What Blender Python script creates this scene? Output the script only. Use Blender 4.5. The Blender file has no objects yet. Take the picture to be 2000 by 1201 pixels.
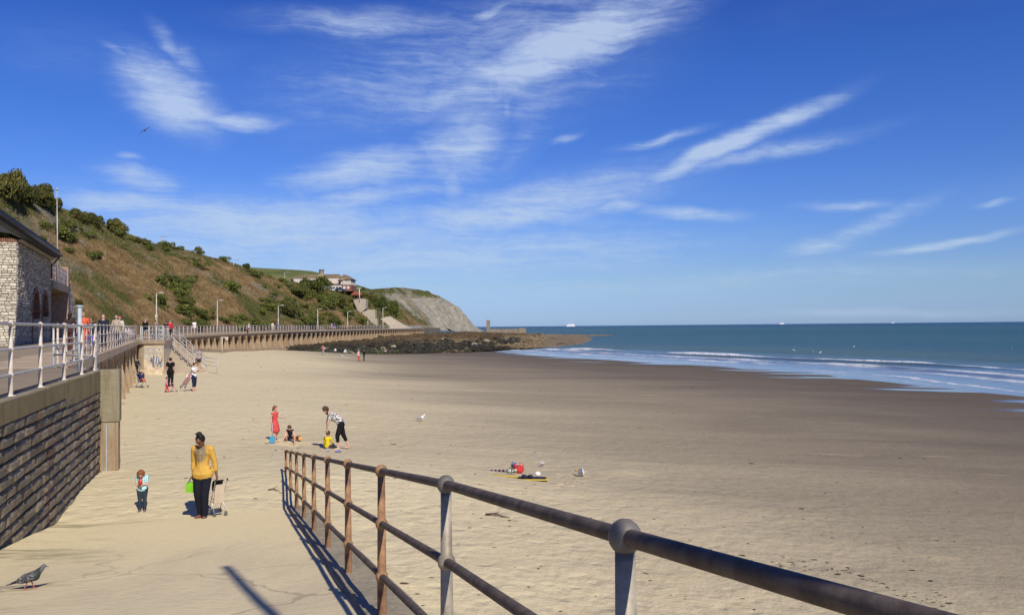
import bpy, math, random
import numpy as np
from mathutils import Vector, Matrix
from mathutils.bvhtree import BVHTree
rnd = random.Random(7)
R = math.radians
sc = bpy.context.scene
COL = sc.collection

# ------------------------------------------------------------------ camera
EYE = 5.8                      # metres above the sea; sea level is z = 0
F = 1620.0                     # focal length in pixels of the 2000 px wide photograph
PITCH, ROLL = math.atan(37/1620), 0.0095
fw = Vector((0, math.cos(PITCH), math.sin(PITCH)))
r0 = Vector((1, 0, 0)); u0 = Vector((0, -math.sin(PITCH), math.cos(PITCH)))
cr = math.cos(ROLL)*r0 - math.sin(ROLL)*u0
cu = math.sin(ROLL)*r0 + math.cos(ROLL)*u0
camd = bpy.data.cameras.new('camera'); cam = bpy.data.objects.new('camera', camd); COL.objects.link(cam)
camd.sensor_width = 36; camd.lens = 36*F/2000; camd.clip_start = .05; camd.clip_end = 60000
cam.matrix_world = Matrix(((cr.x, cu.x, -fw.x, 0), (cr.y, cu.y, -fw.y, 0), (cr.z, cu.z, -fw.z, EYE), (0, 0, 0, 1)))
sc.camera = cam

# ------------------------------------------------------------------ light
SUN_AZ, SUN_EL = 26.0, 41.0    # degrees to the right of straight behind the camera, and height
sund = bpy.data.lights.new('sun', 'SUN'); sun = bpy.data.objects.new('sun', sund); COL.objects.link(sun)
sund.energy = 4.9; sund.angle = R(.5); sund.color = (1, .915, .79)
tosun = Vector((math.sin(R(SUN_AZ))*math.cos(R(SUN_EL)), -math.cos(R(SUN_AZ))*math.cos(R(SUN_EL)), math.sin(R(SUN_EL))))
sun.rotation_euler = tosun.to_track_quat('Z', 'Y').to_euler()
sc.view_settings.view_transform = 'Standard'; sc.view_settings.look = 'None'
sc.view_settings.gamma = 1; sc.view_settings.exposure = 0.0; sc.view_settings.use_curve_mapping = False

class NT:
    """small wrapper to wire shader nodes"""
    def __init__(s, nt): s.t = nt; s.l = nt.links
    def n(s, typ, ins=None, **kw):
        nd = s.t.nodes.new(typ)
        for k, v in kw.items(): setattr(nd, k, v)
        for k, v in (ins or {}).items():
            if isinstance(v, bpy.types.NodeSocket): s.l.new(v, nd.inputs[k])
            elif v is not None: nd.inputs[k].default_value = v
        return nd
    def m(s, op, a, b=None, c=None, clamp=False):
        nd = s.n('ShaderNodeMath', {0: a, 1: b, 2: c}, operation=op, use_clamp=clamp); return nd.outputs[0]
    def v(s, op, a, b=None, c=None):
        nd = s.n('ShaderNodeVectorMath', {0: a, ('Scale' if op == 'SCALE' else 1): b}, operation=op)
        return nd.outputs['Value' if op in ('LENGTH', 'DOT_PRODUCT') else 'Vector']
    def noise(s, vec, scale, detail=4, rough=.55, dist=0, dim='3D'):
        nd = s.n('ShaderNodeTexNoise', {'Vector': vec, 'Scale': scale, 'Detail': detail, 'Roughness': rough, 'Distortion': dist}, noise_dimensions=dim)
        return nd.outputs['Fac']
    def ss(s, x, a, b, lo=0., hi=1.):
        nd = s.n('ShaderNodeMapRange', {'Value': x, 'From Min': a, 'From Max': b, 'To Min': lo, 'To Max': hi}, interpolation_type='SMOOTHSTEP')
        return nd.outputs[0]
    def mix(s, f, a, b, blend='MIX'):
        nd = s.n('ShaderNodeMix', data_type='RGBA', blend_type=blend)
        for k, v in ((0, f), (6, a), (7, b)):
            if isinstance(v, bpy.types.NodeSocket): s.l.new(v, nd.inputs[k])
            else: nd.inputs[k].default_value = (v if k == 0 else (tuple(v)+(1,))[:4])
        return nd.outputs[2]
    def ramp(s, x, stops):
        nd = s.n('ShaderNodeValToRGB', {0: x}); e = nd.color_ramp.elements
        while len(e) < len(stops): e.new(.5)
        for k, (p, c) in enumerate(stops): e[k].position = p; e[k].color = (tuple(c)+(1,))[:4]
        return nd.outputs[0]
    def mapv(s, vec, scale=(1, 1, 1), rot=(0, 0, 0), loc=(0, 0, 0)):
        return s.n('ShaderNodeMapping', {'Vector': vec, 'Scale': scale, 'Rotation': rot, 'Location': loc}).outputs[0]

world = bpy.data.worlds.new('World'); sc.world = world; world.use_nodes = True
W = NT(world.node_tree); W.t.nodes.clear()
skyn = W.n('ShaderNodeTexSky', sky_type='NISHITA', sun_disc=False, sun_elevation=R(SUN_EL), sun_rotation=R(180-SUN_AZ),
           altitude=0, air_density=1.0, dust_density=.25, ozone_density=2.5)
geo = W.n('ShaderNodeTexCoord').outputs['Generated']
sx = W.n('ShaderNodeSeparateXYZ', {0: geo})
az = W.m('ARCTAN2', sx.outputs[0], sx.outputs[1])
el = W.m('ARCSINE', sx.outputs[2])
P = W.n('ShaderNodeCombineXYZ', {0: az, 1: el, 2: 0.}).outputs[0]
def pxdir(px, py):
    d = fw + cr*((px-1000)/F) - cu*((py-600.5)/F); return d
def azel(px, py):
    d = pxdir(px, py).normalized(); return math.atan2(d.x, d.y), math.asin(d.z)
warp = W.n('ShaderNodeTexNoise', {'Vector': P, 'Scale': 5., 'Detail': 3.}).outputs['Color']
warpv = W.v('SCALE', W.v('SUBTRACT', warp, (.5, .5, .5)), .04)
warp2 = W.n('ShaderNodeTexNoise', {'Vector': P, 'Scale': 17., 'Detail': 3.}).outputs['Color']
Pw = W.v('ADD', W.v('ADD', P, warpv), W.v('SCALE', W.v('SUBTRACT', warp2, (.5, .5, .5)), .012))
# cirrus: centre px, half length, half width, tilt in degrees (rising to the right), strength
CL = [(930, 165, 260, 30, 19, .8), (480, 470, 420, 50, 3, .75), (1090, 95, 360, 50, 21, 1.05), (1000, 60, 330, 55, 12, .55), (900, 150, 420, 95, 9, .56), (880, 215, 260, 30, 14, .5), (330, 190, 125, 50, -26, 1.05), (470, 240, 110, 14, 2, .85),
      (335, 95, 50, 14, -50, .62), (235, 110, 42, 8, -25, .55), (365, 125, 52, 20, -45, .55), (900, 285, 120, 62, 22, .95), (882, 345, 30, 60, 0, .62),
      (720, 335, 210, 34, 12, .85), (700, 392, 240, 18, 7, .75), (560, 440, 520, 55, -2, .92), (1010, 408, 380, 42, 10, .88), (280, 352, 100, 22, -8, .95),
      (250, 392, 170, 24, 2, .85), (1430, 285, 250, 17, 21, 1.1), (1290, 278, 100, 9, 8, .65), (1490, 303, 230, 14, 9, .68), (1350, 418, 130, 12, -7, .85),
      (1200, 403, 80, 12, 4, .75), (1650, 401, 105, 10, -1, .75), (1700, 438, 150, 16, 24, .72), (1600, 486, 80, 14, 6, .82), (1840, 469, 170, 8, 9, .78),
      (1940, 386, 46, 7, 4, .6), (820, 500, 640, 55, 2, .75), (1800, 612, 340, 9, 1, .55), (740, 48, 280, 24, 2, .62), (960, 25, 60, 9, 14, .7),
      (990, 200, 18, 50, 0, .5), (1110, 272, 46, 8, 18, .55), (600, 562, 700, 26, 0, .45), (250, 308, 30, 6, 0, .55), (1300, 555, 700, 26, 2, .42), (1050, 200, 120, 40, 30, .45),
      (1000, 300, 130, 40, 50, .35)]
env = None; bright = None
for (px, py, L, Wd, tilt, s_) in CL:
    a0, e0 = azel(px, py); k = math.cos(a0)**1.0/F
    q = W.v('SUBTRACT', Pw, (a0, e0, 0))
    q = W.n('ShaderNodeVectorRotate', {'Vector': q, 'Angle': R(-tilt)}, rotation_type='Z_AXIS').outputs[0]
    q = W.v('MULTIPLY', q, (1/(L*k*1.2), 1/(Wd*k*1.65), 0))
    ln = W.v('LENGTH', q)
    f = W.ss(ln, 1.15, .05, 0, s_)
    env = f if env is None else W.m('MAXIMUM', W.m('MULTIPLY', env, .999), f)
# streaky texture of the cirrus: fibres at three scales
st1 = W.noise(W.mapv(Pw, (3.2, 26, 1), (0, 0, R(-15))), 1.3, 6, .62, .5)
st4 = W.noise(W.mapv(Pw, (5, 85, 1), (0, 0, R(-18))), 1.4, 5, .68, .35)
st2 = W.noise(W.mapv(Pw, (14, 60, 1), (0, 0, R(-6)), (3, 1, 0)), 2.0, 6, .68, .6)
st3 = W.noise(W.mapv(P, (1, 1.8, 1)), 34., 6, .68, .5)
stx = W.m('ADD', W.m('ADD', W.m('MULTIPLY', st1, .38), W.m('MULTIPLY', st4, .24)), W.m('ADD', W.m('MULTIPLY', st2, .20), W.m('MULTIPLY', st3, .18)))
bg = W.ss(W.noise(W.mapv(P, (1.5, 6, 1), (0, 0, R(-10))), 1.1, 3, .5, .5), .45, .78, 0, .30)     # thin veil all round the sky
env2 = W.m('MAXIMUM', env, bg)
feath = W.ss(W.m('ADD', env2, W.m('MULTIPLY', W.m('SUBTRACT', stx, .5), 2.3)), .16, 1.30)
dens = W.m('ADD', W.m('MULTIPLY', feath, .62), W.m('MULTIPLY', W.m('MULTIPLY', env2, .42), W.ss(stx, .34, .62, .25, 1.)))
dens = W.m('MULTIPLY', dens, W.ss(el, -.005, .02))
dens = W.m('MINIMUM', dens, .80)
skyc = W.n('ShaderNodeHueSaturation', {'Hue': .515, 'Saturation': 1.22, 'Value': 1.0, 'Color': skyn.outputs[0]}).outputs[0]
tint = W.ramp(W.m('MULTIPLY', el, 1.6), [(0, (.38, .56, 1.30)), (.08, (.46, .58, .92)), (.2, (.46, .63, 1.02)), (.48, (.37, .62, 1.04)), (.68, (.27, .47, .92))])
skyc = W.mix(1.0, skyc, tint, 'MULTIPLY')
cloudc = W.mix(W.ss(el, .0, .35), (4.5, 5.7, 7.3), (4.9, 6.0, 7.9))
final = W.mix(dens, skyc, cloudc)
bgn = W.n('ShaderNodeBackground', {'Color': final, 'Strength': .11})
W.n('ShaderNodeOutputWorld', {'Surface': bgn.outputs[0]})

# ------------------------------------------------------------------ helpers
def at_y(px, py, y):
    d = pxdir(px, py); k = y/d.y; return Vector((d.x*k, y, EYE+d.z*k))
def at_z(px, py, z):
    d = pxdir(px, py); k = (z-EYE)/d.z; return Vector((d.x*k, d.y*k, z))
def tag(o, label=None, cat=None, group=None, kind=None):
    if label: o['label'] = label
    if cat: o['category'] = cat
    if group: o['group'] = group
    if kind: o['kind'] = kind
    return o
def thing(name, label, cat, loc=(0, 0, 0), rz=0, group=None):
    o = bpy.data.objects.new(name, None); COL.objects.link(o); o.location = loc; o.rotation_euler = (0, 0, rz)
    o.empty_display_size = .1
    return tag(o, label, cat, group)
def inst(name, me, mat=None, parent=None, loc=(0, 0, 0), rot=(0, 0, 0), scale=(1, 1, 1)):
    o = bpy.data.objects.new(name, me); COL.objects.link(o)
    if parent: o.parent = parent
    o.location = loc; o.rotation_euler = rot; o.scale = scale
    if mat is not None:
        if not me.materials: me.materials.append(mat)
        elif me.materials[0] != mat:
            o.material_slots[0].link = 'OBJECT'; o.material_slots[0].material = mat
    return o

class MB:
    def __init__(s): s.v = []; s.f = []; s.n = 0
    def add(s, vs, fs):
        vs = np.asarray(vs, float).reshape(-1, 3); s.v.append(vs); s.f += [tuple(i+s.n for i in f) for f in fs]; s.n += len(vs); return s
    def box(s, c, d, rz=0, M=None):
        x, y, z = d[0]/2, d[1]/2, d[2]/2
        v = np.array([(-x, -y, -z), (x, -y, -z), (x, y, -z), (-x, y, -z), (-x, -y, z), (x, -y, z), (x, y, z), (-x, y, z)])
        if M is not None: v = v @ np.array(M.to_3x3()).T
        elif rz: v = v @ np.array([(math.cos(rz), math.sin(rz), 0), (-math.sin(rz), math.cos(rz), 0), (0, 0, 1)])
        return s.add(v+np.array(c), [(0, 3, 2, 1), (4, 5, 6, 7), (0, 1, 5, 4), (1, 2, 6, 5), (2, 3, 7, 6), (3, 0, 4, 7)])
    def prism(s, poly, z0, z1):          # poly counter-clockwise in xy
        n = len(poly); v = [(x, y, z0) for x, y in poly]+[(x, y, z1) for x, y in poly]
        return s.add(v, [tuple(range(n))[::-1], tuple(range(n, 2*n))]+[(i, (i+1) % n, n+(i+1) % n, n+i) for i in range(n)])
    def extr(s, a, b):                   # two matching rings of points, capped
        n = len(a); return s.add(list(a)+list(b), [tuple(range(n))[::-1], tuple(range(n, 2*n))]+[(i, (i+1) % n, n+(i+1) % n, n+i) for i in range(n)])
    def tube(s, pts, r, seg=8, cap=True):
        pts = [Vector(p) for p in pts]; rs = r if hasattr(r, '__len__') else [r]*len(pts)
        V_ = []
        for i, p in enumerate(pts):
            t = (pts[min(i+1, len(pts)-1)]-pts[max(i-1, 0)]).normalized()
            a = t.cross(Vector((0, 0, 1)) if abs(t.z) < .9 else Vector((1, 0, 0))).normalized(); b = t.cross(a)
            for k in range(seg):
                th = 2*math.pi*k/seg; V_.append(p+(a*math.cos(th)+b*math.sin(th))*rs[i])
        fs = [(i*seg+k, (i+1)*seg+k, (i+1)*seg+(k+1) % seg, i*seg+(k+1) % seg) for i in range(len(pts)-1) for k in range(seg)]
        if cap: fs += [tuple(range(seg)), tuple(range((len(pts)-1)*seg, len(pts)*seg))[::-1]]
        return s.add([tuple(q) for q in V_], fs)
    def ball(s, c, r, seg=12, rings=7, M=None):
        rx, ry, rz = r if hasattr(r, '__len__') else (r, r, r)
        v = []
        for i in range(rings+1):
            ph = math.pi*i/rings
            for k in range(seg):
                th = 2*math.pi*k/seg; v.append((rx*math.sin(ph)*math.cos(th), ry*math.sin(ph)*math.sin(th), rz*math.cos(ph)))
        v = np.array(v)
        if M is not None: v = v @ np.array(M.to_3x3()).T
        fs = [(i*seg+k, (i+1)*seg+k, (i+1)*seg+(k+1) % seg, i*seg+(k+1) % seg) for i in range(rings) for k in range(seg)]
        return s.add(v+np.array(c), fs)
    def mesh(s, name, smooth=False):
        me = bpy.data.meshes.new(name); V_ = np.vstack(s.v)
        me.from_pydata(V_.tolist(), [], s.f); me.validate()
        if smooth: me.polygons.foreach_set('use_smooth', [True]*len(me.polygons))
        me.update(); return me
    def build(s, name, mat, parent=None, smooth=False, **kw):
        return inst(name, s.mesh(name, smooth), mat, parent, **kw)

# value noise for real relief
_ng = np.random.RandomState(3).rand(256, 256)
def vnoise(x, y):
    xi = np.floor(x).astype(int); yi = np.floor(y).astype(int); fx = x-xi; fy = y-yi
    fx = fx*fx*(3-2*fx); fy = fy*fy*(3-2*fy); g = lambda a, b: _ng[a % 256, b % 256]
    return (g(xi, yi)*(1-fx)+g(xi+1, yi)*fx)*(1-fy)+(g(xi, yi+1)*(1-fx)+g(xi+1, yi+1)*fx)*fy
def fbm(x, y, o=4, g=.5):
    x = np.asarray(x, float); y = np.asarray(y, float); a = 1; t = 0; n = 0
    for k in range(o): t = t+a*(vnoise(x*2**k+17*k, y*2**k+31*k)-.5); n += a; a *= g
    return t/n*2
def grid(name, X, Y, Z, mat, kind=None, uv=None, smooth=True):
    ny, nx = X.shape; me = bpy.data.meshes.new(name)
    v = np.stack([X, Y, Z], -1).reshape(-1, 3)
    i = np.arange(ny*nx).reshape(ny, nx)
    f = np.stack([i[:-1, :-1], i[:-1, 1:], i[1:, 1:], i[1:, :-1]], -1).reshape(-1, 4)
    me.from_pydata(v.tolist(), [], f.tolist())
    if uv is not None:
        l = me.uv_layers.new(name='UVMap'); idx = f.reshape(-1)
        l.data.foreach_set('uv', np.stack([uv[0].reshape(-1)[idx], uv[1].reshape(-1)[idx]], -1).reshape(-1))
    if smooth: me.polygons.foreach_set('use_smooth', [True]*len(me.polygons))
    me.update(); o = inst(name, me, mat)
    if kind: o['kind'] = kind
    return o

# ------------------------------------------------------------------ materials
def mat(name, rough=.8, spec=.3, metal=0):
    m = bpy.data.materials.new(name); m.use_nodes = True; t = NT(m.node_tree)
    b = t.t.nodes['Principled BSDF']; b.inputs['Roughness'].default_value = rough
    b.inputs['Specular IOR Level'].default_value = spec; b.inputs['Metallic'].default_value = metal
    return m, t, b
def bump(t, b, h, dist, strength=1.):
    nd = t.n('ShaderNodeBump', {'Height': h, 'Distance': dist, 'Strength': strength}); t.l.new(nd.outputs[0], b.inputs['Normal'])
def plain(name, c, rough=.7, var=.12, scale=8., bmp=0, spec=.3, metal=0, c2=None, isl=0, objr=0):
    """painted, woven or cast surface: base colour with mottling and a little relief"""
    m, t, b = mat(name, rough, spec, metal)
    oc = t.n('ShaderNodeTexCoord').outputs['Object']
    n = t.noise(oc, scale, 5, .6)
    c2 = c2 or tuple(x*(1-var*2.2) for x in c)
    col = t.mix(t.ss(n, .32, .68), c2, c)
    if isl or objr:
        r_ = t.n('ShaderNodeNewGeometry').outputs['Random Per Island'] if isl else t.n('ShaderNodeObjectInfo').outputs['Random']
        k = isl or objr
        col = t.mix(1.0, col, t.ramp(r_, [(0, (1-k,)*3), (1, (1+k*.6,)*3)]), 'MULTIPLY')
    t.l.new(col, b.inputs['Base Color'])
    if bmp: bump(t, b, n, bmp)
    return m

# ------------------------------------------------------------------ beach
CP = [(-5.3,19.6,2.42),(-3.5,20,2.35),(-6.1,16.3,2.24),(-7.5,16.5,2.3),(-9.3,16.5,2.36),(-10.6,21.5,2.3),(-8,22,2.3),(-16.3,34.4,2.3),(-12,34,2.25),
 (-21,47,2.35),(-29,66,2.42),(-24,62,2.38),(-7,28.7,1.7),(-2,28,1.6),(0,24,1.6),(-4,10,1.85),(-7,12,2.05),(2,4,1.8),(1,12,1.75),(-2,16,2.0),(6,8,1.5),(1.5,6,2.1),(.2,9,1.95),(-1.5,13,2.15),(10,20,1.15),(10,40,1.0),(0,60,1.25),
 (-20.6,115,1.1),(-10,80,1.15),(-25,80,2.3),(-33,90,2.75),(-40,105,3.0),(-42,130,2.3),(-42,150,1.9),(-42,180,1.2),(-28,152,.95),(20,60,.6),(25,20,.5),(25,-20,.5),
 (40,65,0),(40,20,0),(42,-40,0),(36,98,0),(28.5,116,0),(17,139,0),(0,179,0),(-10,205,.1),(60,20,-.8),(60,90,-.8),(50,130,-.9),(35,170,-.9),(15,215,-.9),
 (5,110,.55),(0,140,.45),(-20,-40,2),(0,-40,2),(-5,0,1.8),(-15,0,2),(0,260,-.8),(-60,100,3),(-60,200,1.5),(-50,40,2.3),(75,-40,-1.3),(75,150,-1.3)]
CP = np.array(CP); _d = np.hypot(CP[:, None, 0]-CP[None, :, 0], CP[:, None, 1]-CP[None, :, 1])
_w = np.linalg.solve(_d, CP[:, 2])
def beach_z(x, y):
    x = np.asarray(x, float); y = np.asarray(y, float); z = np.zeros(x.shape)
    for (a, b, _), w in zip(CP, _w): z = z+w*np.sqrt((x-a)**2+(y-b)**2+1.5)
    dry = np.clip((z-.9)/1.2, 0, 1); near = np.clip((70-y)/60, .25, 1)
    z = z+.10*fbm(x/9, y/6, 3)*dry
    z = z+near*dry*(.030*fbm(x/.9, y/.9, 3)-.035*np.clip(np.abs(fbm(x/.5+9, y/.5, 2))-.25, 0, 1))
    # small ridge of weed and sand left by the tide, and dips where people dug
    z = z+.02*fbm(x/14, y/3.5+8, 2)
    for (a, b, r_, h) in [(-8.2, 29, .7, .12), (-7.6, 28.6, .5, -.12), (-6.6, 29.4, .6, .1), (3.2, 24.6, .8, .1), (4.0, 24.2, .5, -.08)]:
        z = z+h*np.exp(-((x-a)**2+(y-b)**2)/r_**2)
    return z
def ramp_z(x, y):
    s_ = (x+.345)*-.309+(y-4.24)*.951
    return 3.90-.1294*s_+.0167*np.minimum(s_, 0)
def ground(x, y):
    z = float(beach_z(np.array([x]), np.array([y]))[0])
    xr = .345-.3244*(y-4.24); xw = -7.59-.341*(y-12.75)
    if xw < x < -.345-.3244*(y-4.24)+.6 and y < 20: z = max(z, ramp_z(x, y))
    return z
def on_ground(px, py):
    lo, hi = 2., 400.
    for _ in range(44):
        m_ = (lo+hi)/2; p = at_y(px, py, m_)
        if p.z > ground(p.x, p.y): lo = m_
        else: hi = m_
    p = at_y(px, py, lo); p.z = ground(p.x, p.y); return p

def mk_sand():
    m, t, b = mat('sand', .9, .25)
    pos = t.n('ShaderNodeNewGeometry').outputs['Position']; sp = t.n('ShaderNodeSeparateXYZ', {0: pos})
    z = sp.outputs[2]
    big = t.noise(t.mapv(pos, (.05, .11, 0)), 1., 4, .6, .5)
    streak = t.noise(t.mapv(pos, (.035, .32, 0), (0, 0, R(14))), 1., 5, .62, .8)
    fine = t.noise(pos, 3.2, 7, .68); vf = t.noise(pos, 26, 4, .7)
    h = t.m('ADD', z, t.m('MULTIPLY', t.m('SUBTRACT', big, .5), .95))
    h = t.m('ADD', h, t.m('MULTIPLY', t.m('SUBTRACT', streak, .5), .5))
    col = t.ramp(t.ss(h, -.15, 2.25), [(0, (.105, .083, .058)), (.20, (.155, .128, .090)), (.45, (.250, .208, .140)), (.66, (.330, .280, .185)), (.90, (.53, .448, .282)), (1, (.62, .53, .328))])
    col = t.mix(t.m('MULTIPLY', t.ss(fine, .46, .70), .42), col, t.mix(1., col, (.72, .70, .68), 'MULTIPLY'))
    col = t.mix(t.m('MULTIPLY', t.ss(vf, .56, .74), .42), col, t.mix(1., col, (.62, .58, .54), 'MULTIPLY'))
    # scuffed yellow drier sand patches
    dryp = t.m('MULTIPLY', t.ss(t.noise(t.mapv(pos, (.16, .5, 0), (0, 0, R(8))), 1., 6, .7, .6), .60, .70), t.ss(z, .3, 1.))
    col = t.mix(t.m('MULTIPLY', dryp, .5), col, (.47, .39, .225))
    # little dark bits of weed and shingle
    vor = t.n('ShaderNodeTexVoronoi', {'Vector': pos, 'Scale': 1.7, 'Randomness': 1.})
    bits = t.m('MULTIPLY', t.ss(t.m('ADD', vor.outputs[0], t.m('MULTIPLY', vf, .05)), .050, .030), t.ss(t.noise(pos, .35, 2, .5), .5, .62))
    col = t.mix(t.m('MULTIPLY', bits, .8), col, (.06, .045, .03))
    t.l.new(col, b.inputs['Base Color'])
    # wet film close to the sea and standing pools
    pool = t.noise(t.mapv(pos, (.045, .22, 0), (0, 0, R(-12))), 1., 3, .5, .4)
    wet = t.ss(t.m('ADD', t.m('MULTIPLY', z, -1), t.m('MULTIPLY', t.m('SUBTRACT', pool, .5), 1.9)), -.10, .12)
    t.l.new(t.m('SUBTRACT', .9, t.m('MULTIPLY', wet, .82)), b.inputs['Roughness'])
    t.l.new(t.m('ADD', .2, t.m('MULTIPLY', wet, .5)), b.inputs['Specular IOR Level'])
    # footprints: dimples in the soft dry sand
    fp = t.n('ShaderNodeTexVoronoi', {'Vector': t.v('ADD', pos, t.v('SCALE', t.n('ShaderNodeTexNoise', {'Vector': pos, 'Scale': 1.5}).outputs['Color'], .5)), 'Scale': 2.6}, feature='SMOOTH_F1')
    dim = t.m('MULTIPLY', t.m('MULTIPLY', t.ss(fp.outputs[0], .05, .45), t.ss(z, .9, 1.9)), .5)
    soft = t.noise(t.mapv(pos, (1, 1, 0)), 1.4, 6, .62)
    hh = t.m('ADD', t.m('MULTIPLY', dim, .40), t.m('ADD', t.m('MULTIPLY', soft, t.ss(z, .2, 1.6, .05, .8)), t.m('MULTIPLY', fine, .35)))
    hh = t.m('MULTIPLY', hh, t.m('SUBTRACT', 1., wet))
    bump(t, b, hh, .24, .62)
    return m
SAND = mk_sand()
def nonuni(a, b, fine0, fine1, fs, grow=1.07):
    xs = list(np.arange(fine0, fine1, fs)); s_ = fs; x = xs[-1]
    while x < b: s_ *= grow; x += s_; xs.append(x)
    s_ = fs; x = xs[0]; left = []
    while x > a: s_ *= grow; x -= s_; left.append(x)
    return np.array(left[::-1]+xs)
gx = nonuni(-66, 82, -19, 16, .27, 1.045); gy = nonuni(-45, 262, 7, 42, .27, 1.035)
GX, GY = np.meshgrid(gx, gy)
grid('beach', GX, GY, beach_z(GX, GY), SAND, 'structure')

# ------------------------------------------------------------------ sea
shore = [(46,-120),(43,-60),(41,-20),(40,20),(40.5,50),(39.5,66),(38,84),(33.5,103),(27,119),(17,140),(8,158),(-3,178),(-16,196),(-30,214)]
def spline(pts, step):
    pts = np.array(pts, float); out = []
    for i in range(len(pts)-1):
        p0, p1, p2, p3 = pts[max(i-1, 0)], pts[i], pts[i+1], pts[min(i+2, len(pts)-1)]
        n = max(2, int(np.linalg.norm(p2-p1)/step))
        for k in range(n):
            u = k/n; out.append(.5*((2*p1)+(-p0+p2)*u+(2*p0-5*p1+4*p2-p3)*u*u+(-p0+3*p1-3*p2+p3)*u**3))
    out.append(pts[-1]); return np.array(out)
sh = spline(shore, 1.4)
tg = np.gradient(sh, axis=0); tg /= np.linalg.norm(tg, axis=1)[:, None]; nr = np.stack([tg[:, 1], -tg[:, 0]], 1)
for _ in range(12): nr[1:-1] = (nr[:-2]+2*nr[1:-1]+nr[2:])/4
nr /= np.linalg.norm(nr, axis=1)[:, None]
# fan round the far end so the sheet also passes behind the headland
a0 = math.atan2(nr[-1, 1], nr[-1, 0]); fan = np.linspace(a0, math.pi+.2, 22)[1:]
sh2 = np.vstack([sh, np.repeat(sh[-1:], len(fan), 0)]); nr2 = np.vstack([nr, np.stack([np.cos(fan), np.sin(fan)], 1)])
dd = [-7.]; st_ = .33
while dd[-1] < 45000:
    if dd[-1] > 36: st_ *= 1.055
    dd.append(dd[-1]+st_)
dd = np.array(dd)
SX = sh2[:, None, 0]+nr2[:, None, 0]*dd[None]; SY = sh2[:, None, 1]+nr2[:, None, 1]*dd[None]
UU = np.concatenate([np.cumsum(np.r_[0, np.linalg.norm(np.diff(sh, axis=0), axis=1)]), np.linspace(400, 500, len(fan))])[:, None]*np.ones_like(dd)[None]
DD = np.ones_like(SX)*dd[None]
def breaker(u, d, d0, w, h, fq, ph):
    c = d0+5*fbm(u/45+ph, u*0+ph*3, 2)+1.2*fbm(u/8, u*0+ph, 2); am = np.clip(.45+1.6*fbm(u/fq+ph*7, u*0+2.2, 2), 0, 1)
    q = (d-c)/w; return h*am*np.where(q < 0, np.exp(-(q*1.7)**2), np.exp(-(q*.55)**2))
SZ = breaker(UU, DD, 17, 1.0, .42, 30, 1.)+breaker(UU, DD, 26, 1.3, .60, 24, 2.)+breaker(UU, DD, 8, .5, .10, 40, 3.)
fade = np.clip((DD+2)/14, .05, 1)*np.clip(1-(DD-90)/200, 0, 1)
SZ = SZ+fade*(.10*fbm(SX/3.2, SY/2.3, 3)+.10*fbm(SX/9, SY/6, 2))
SZ = SZ+.02-.25*np.clip((-2-DD)/5, 0, 1)
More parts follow.
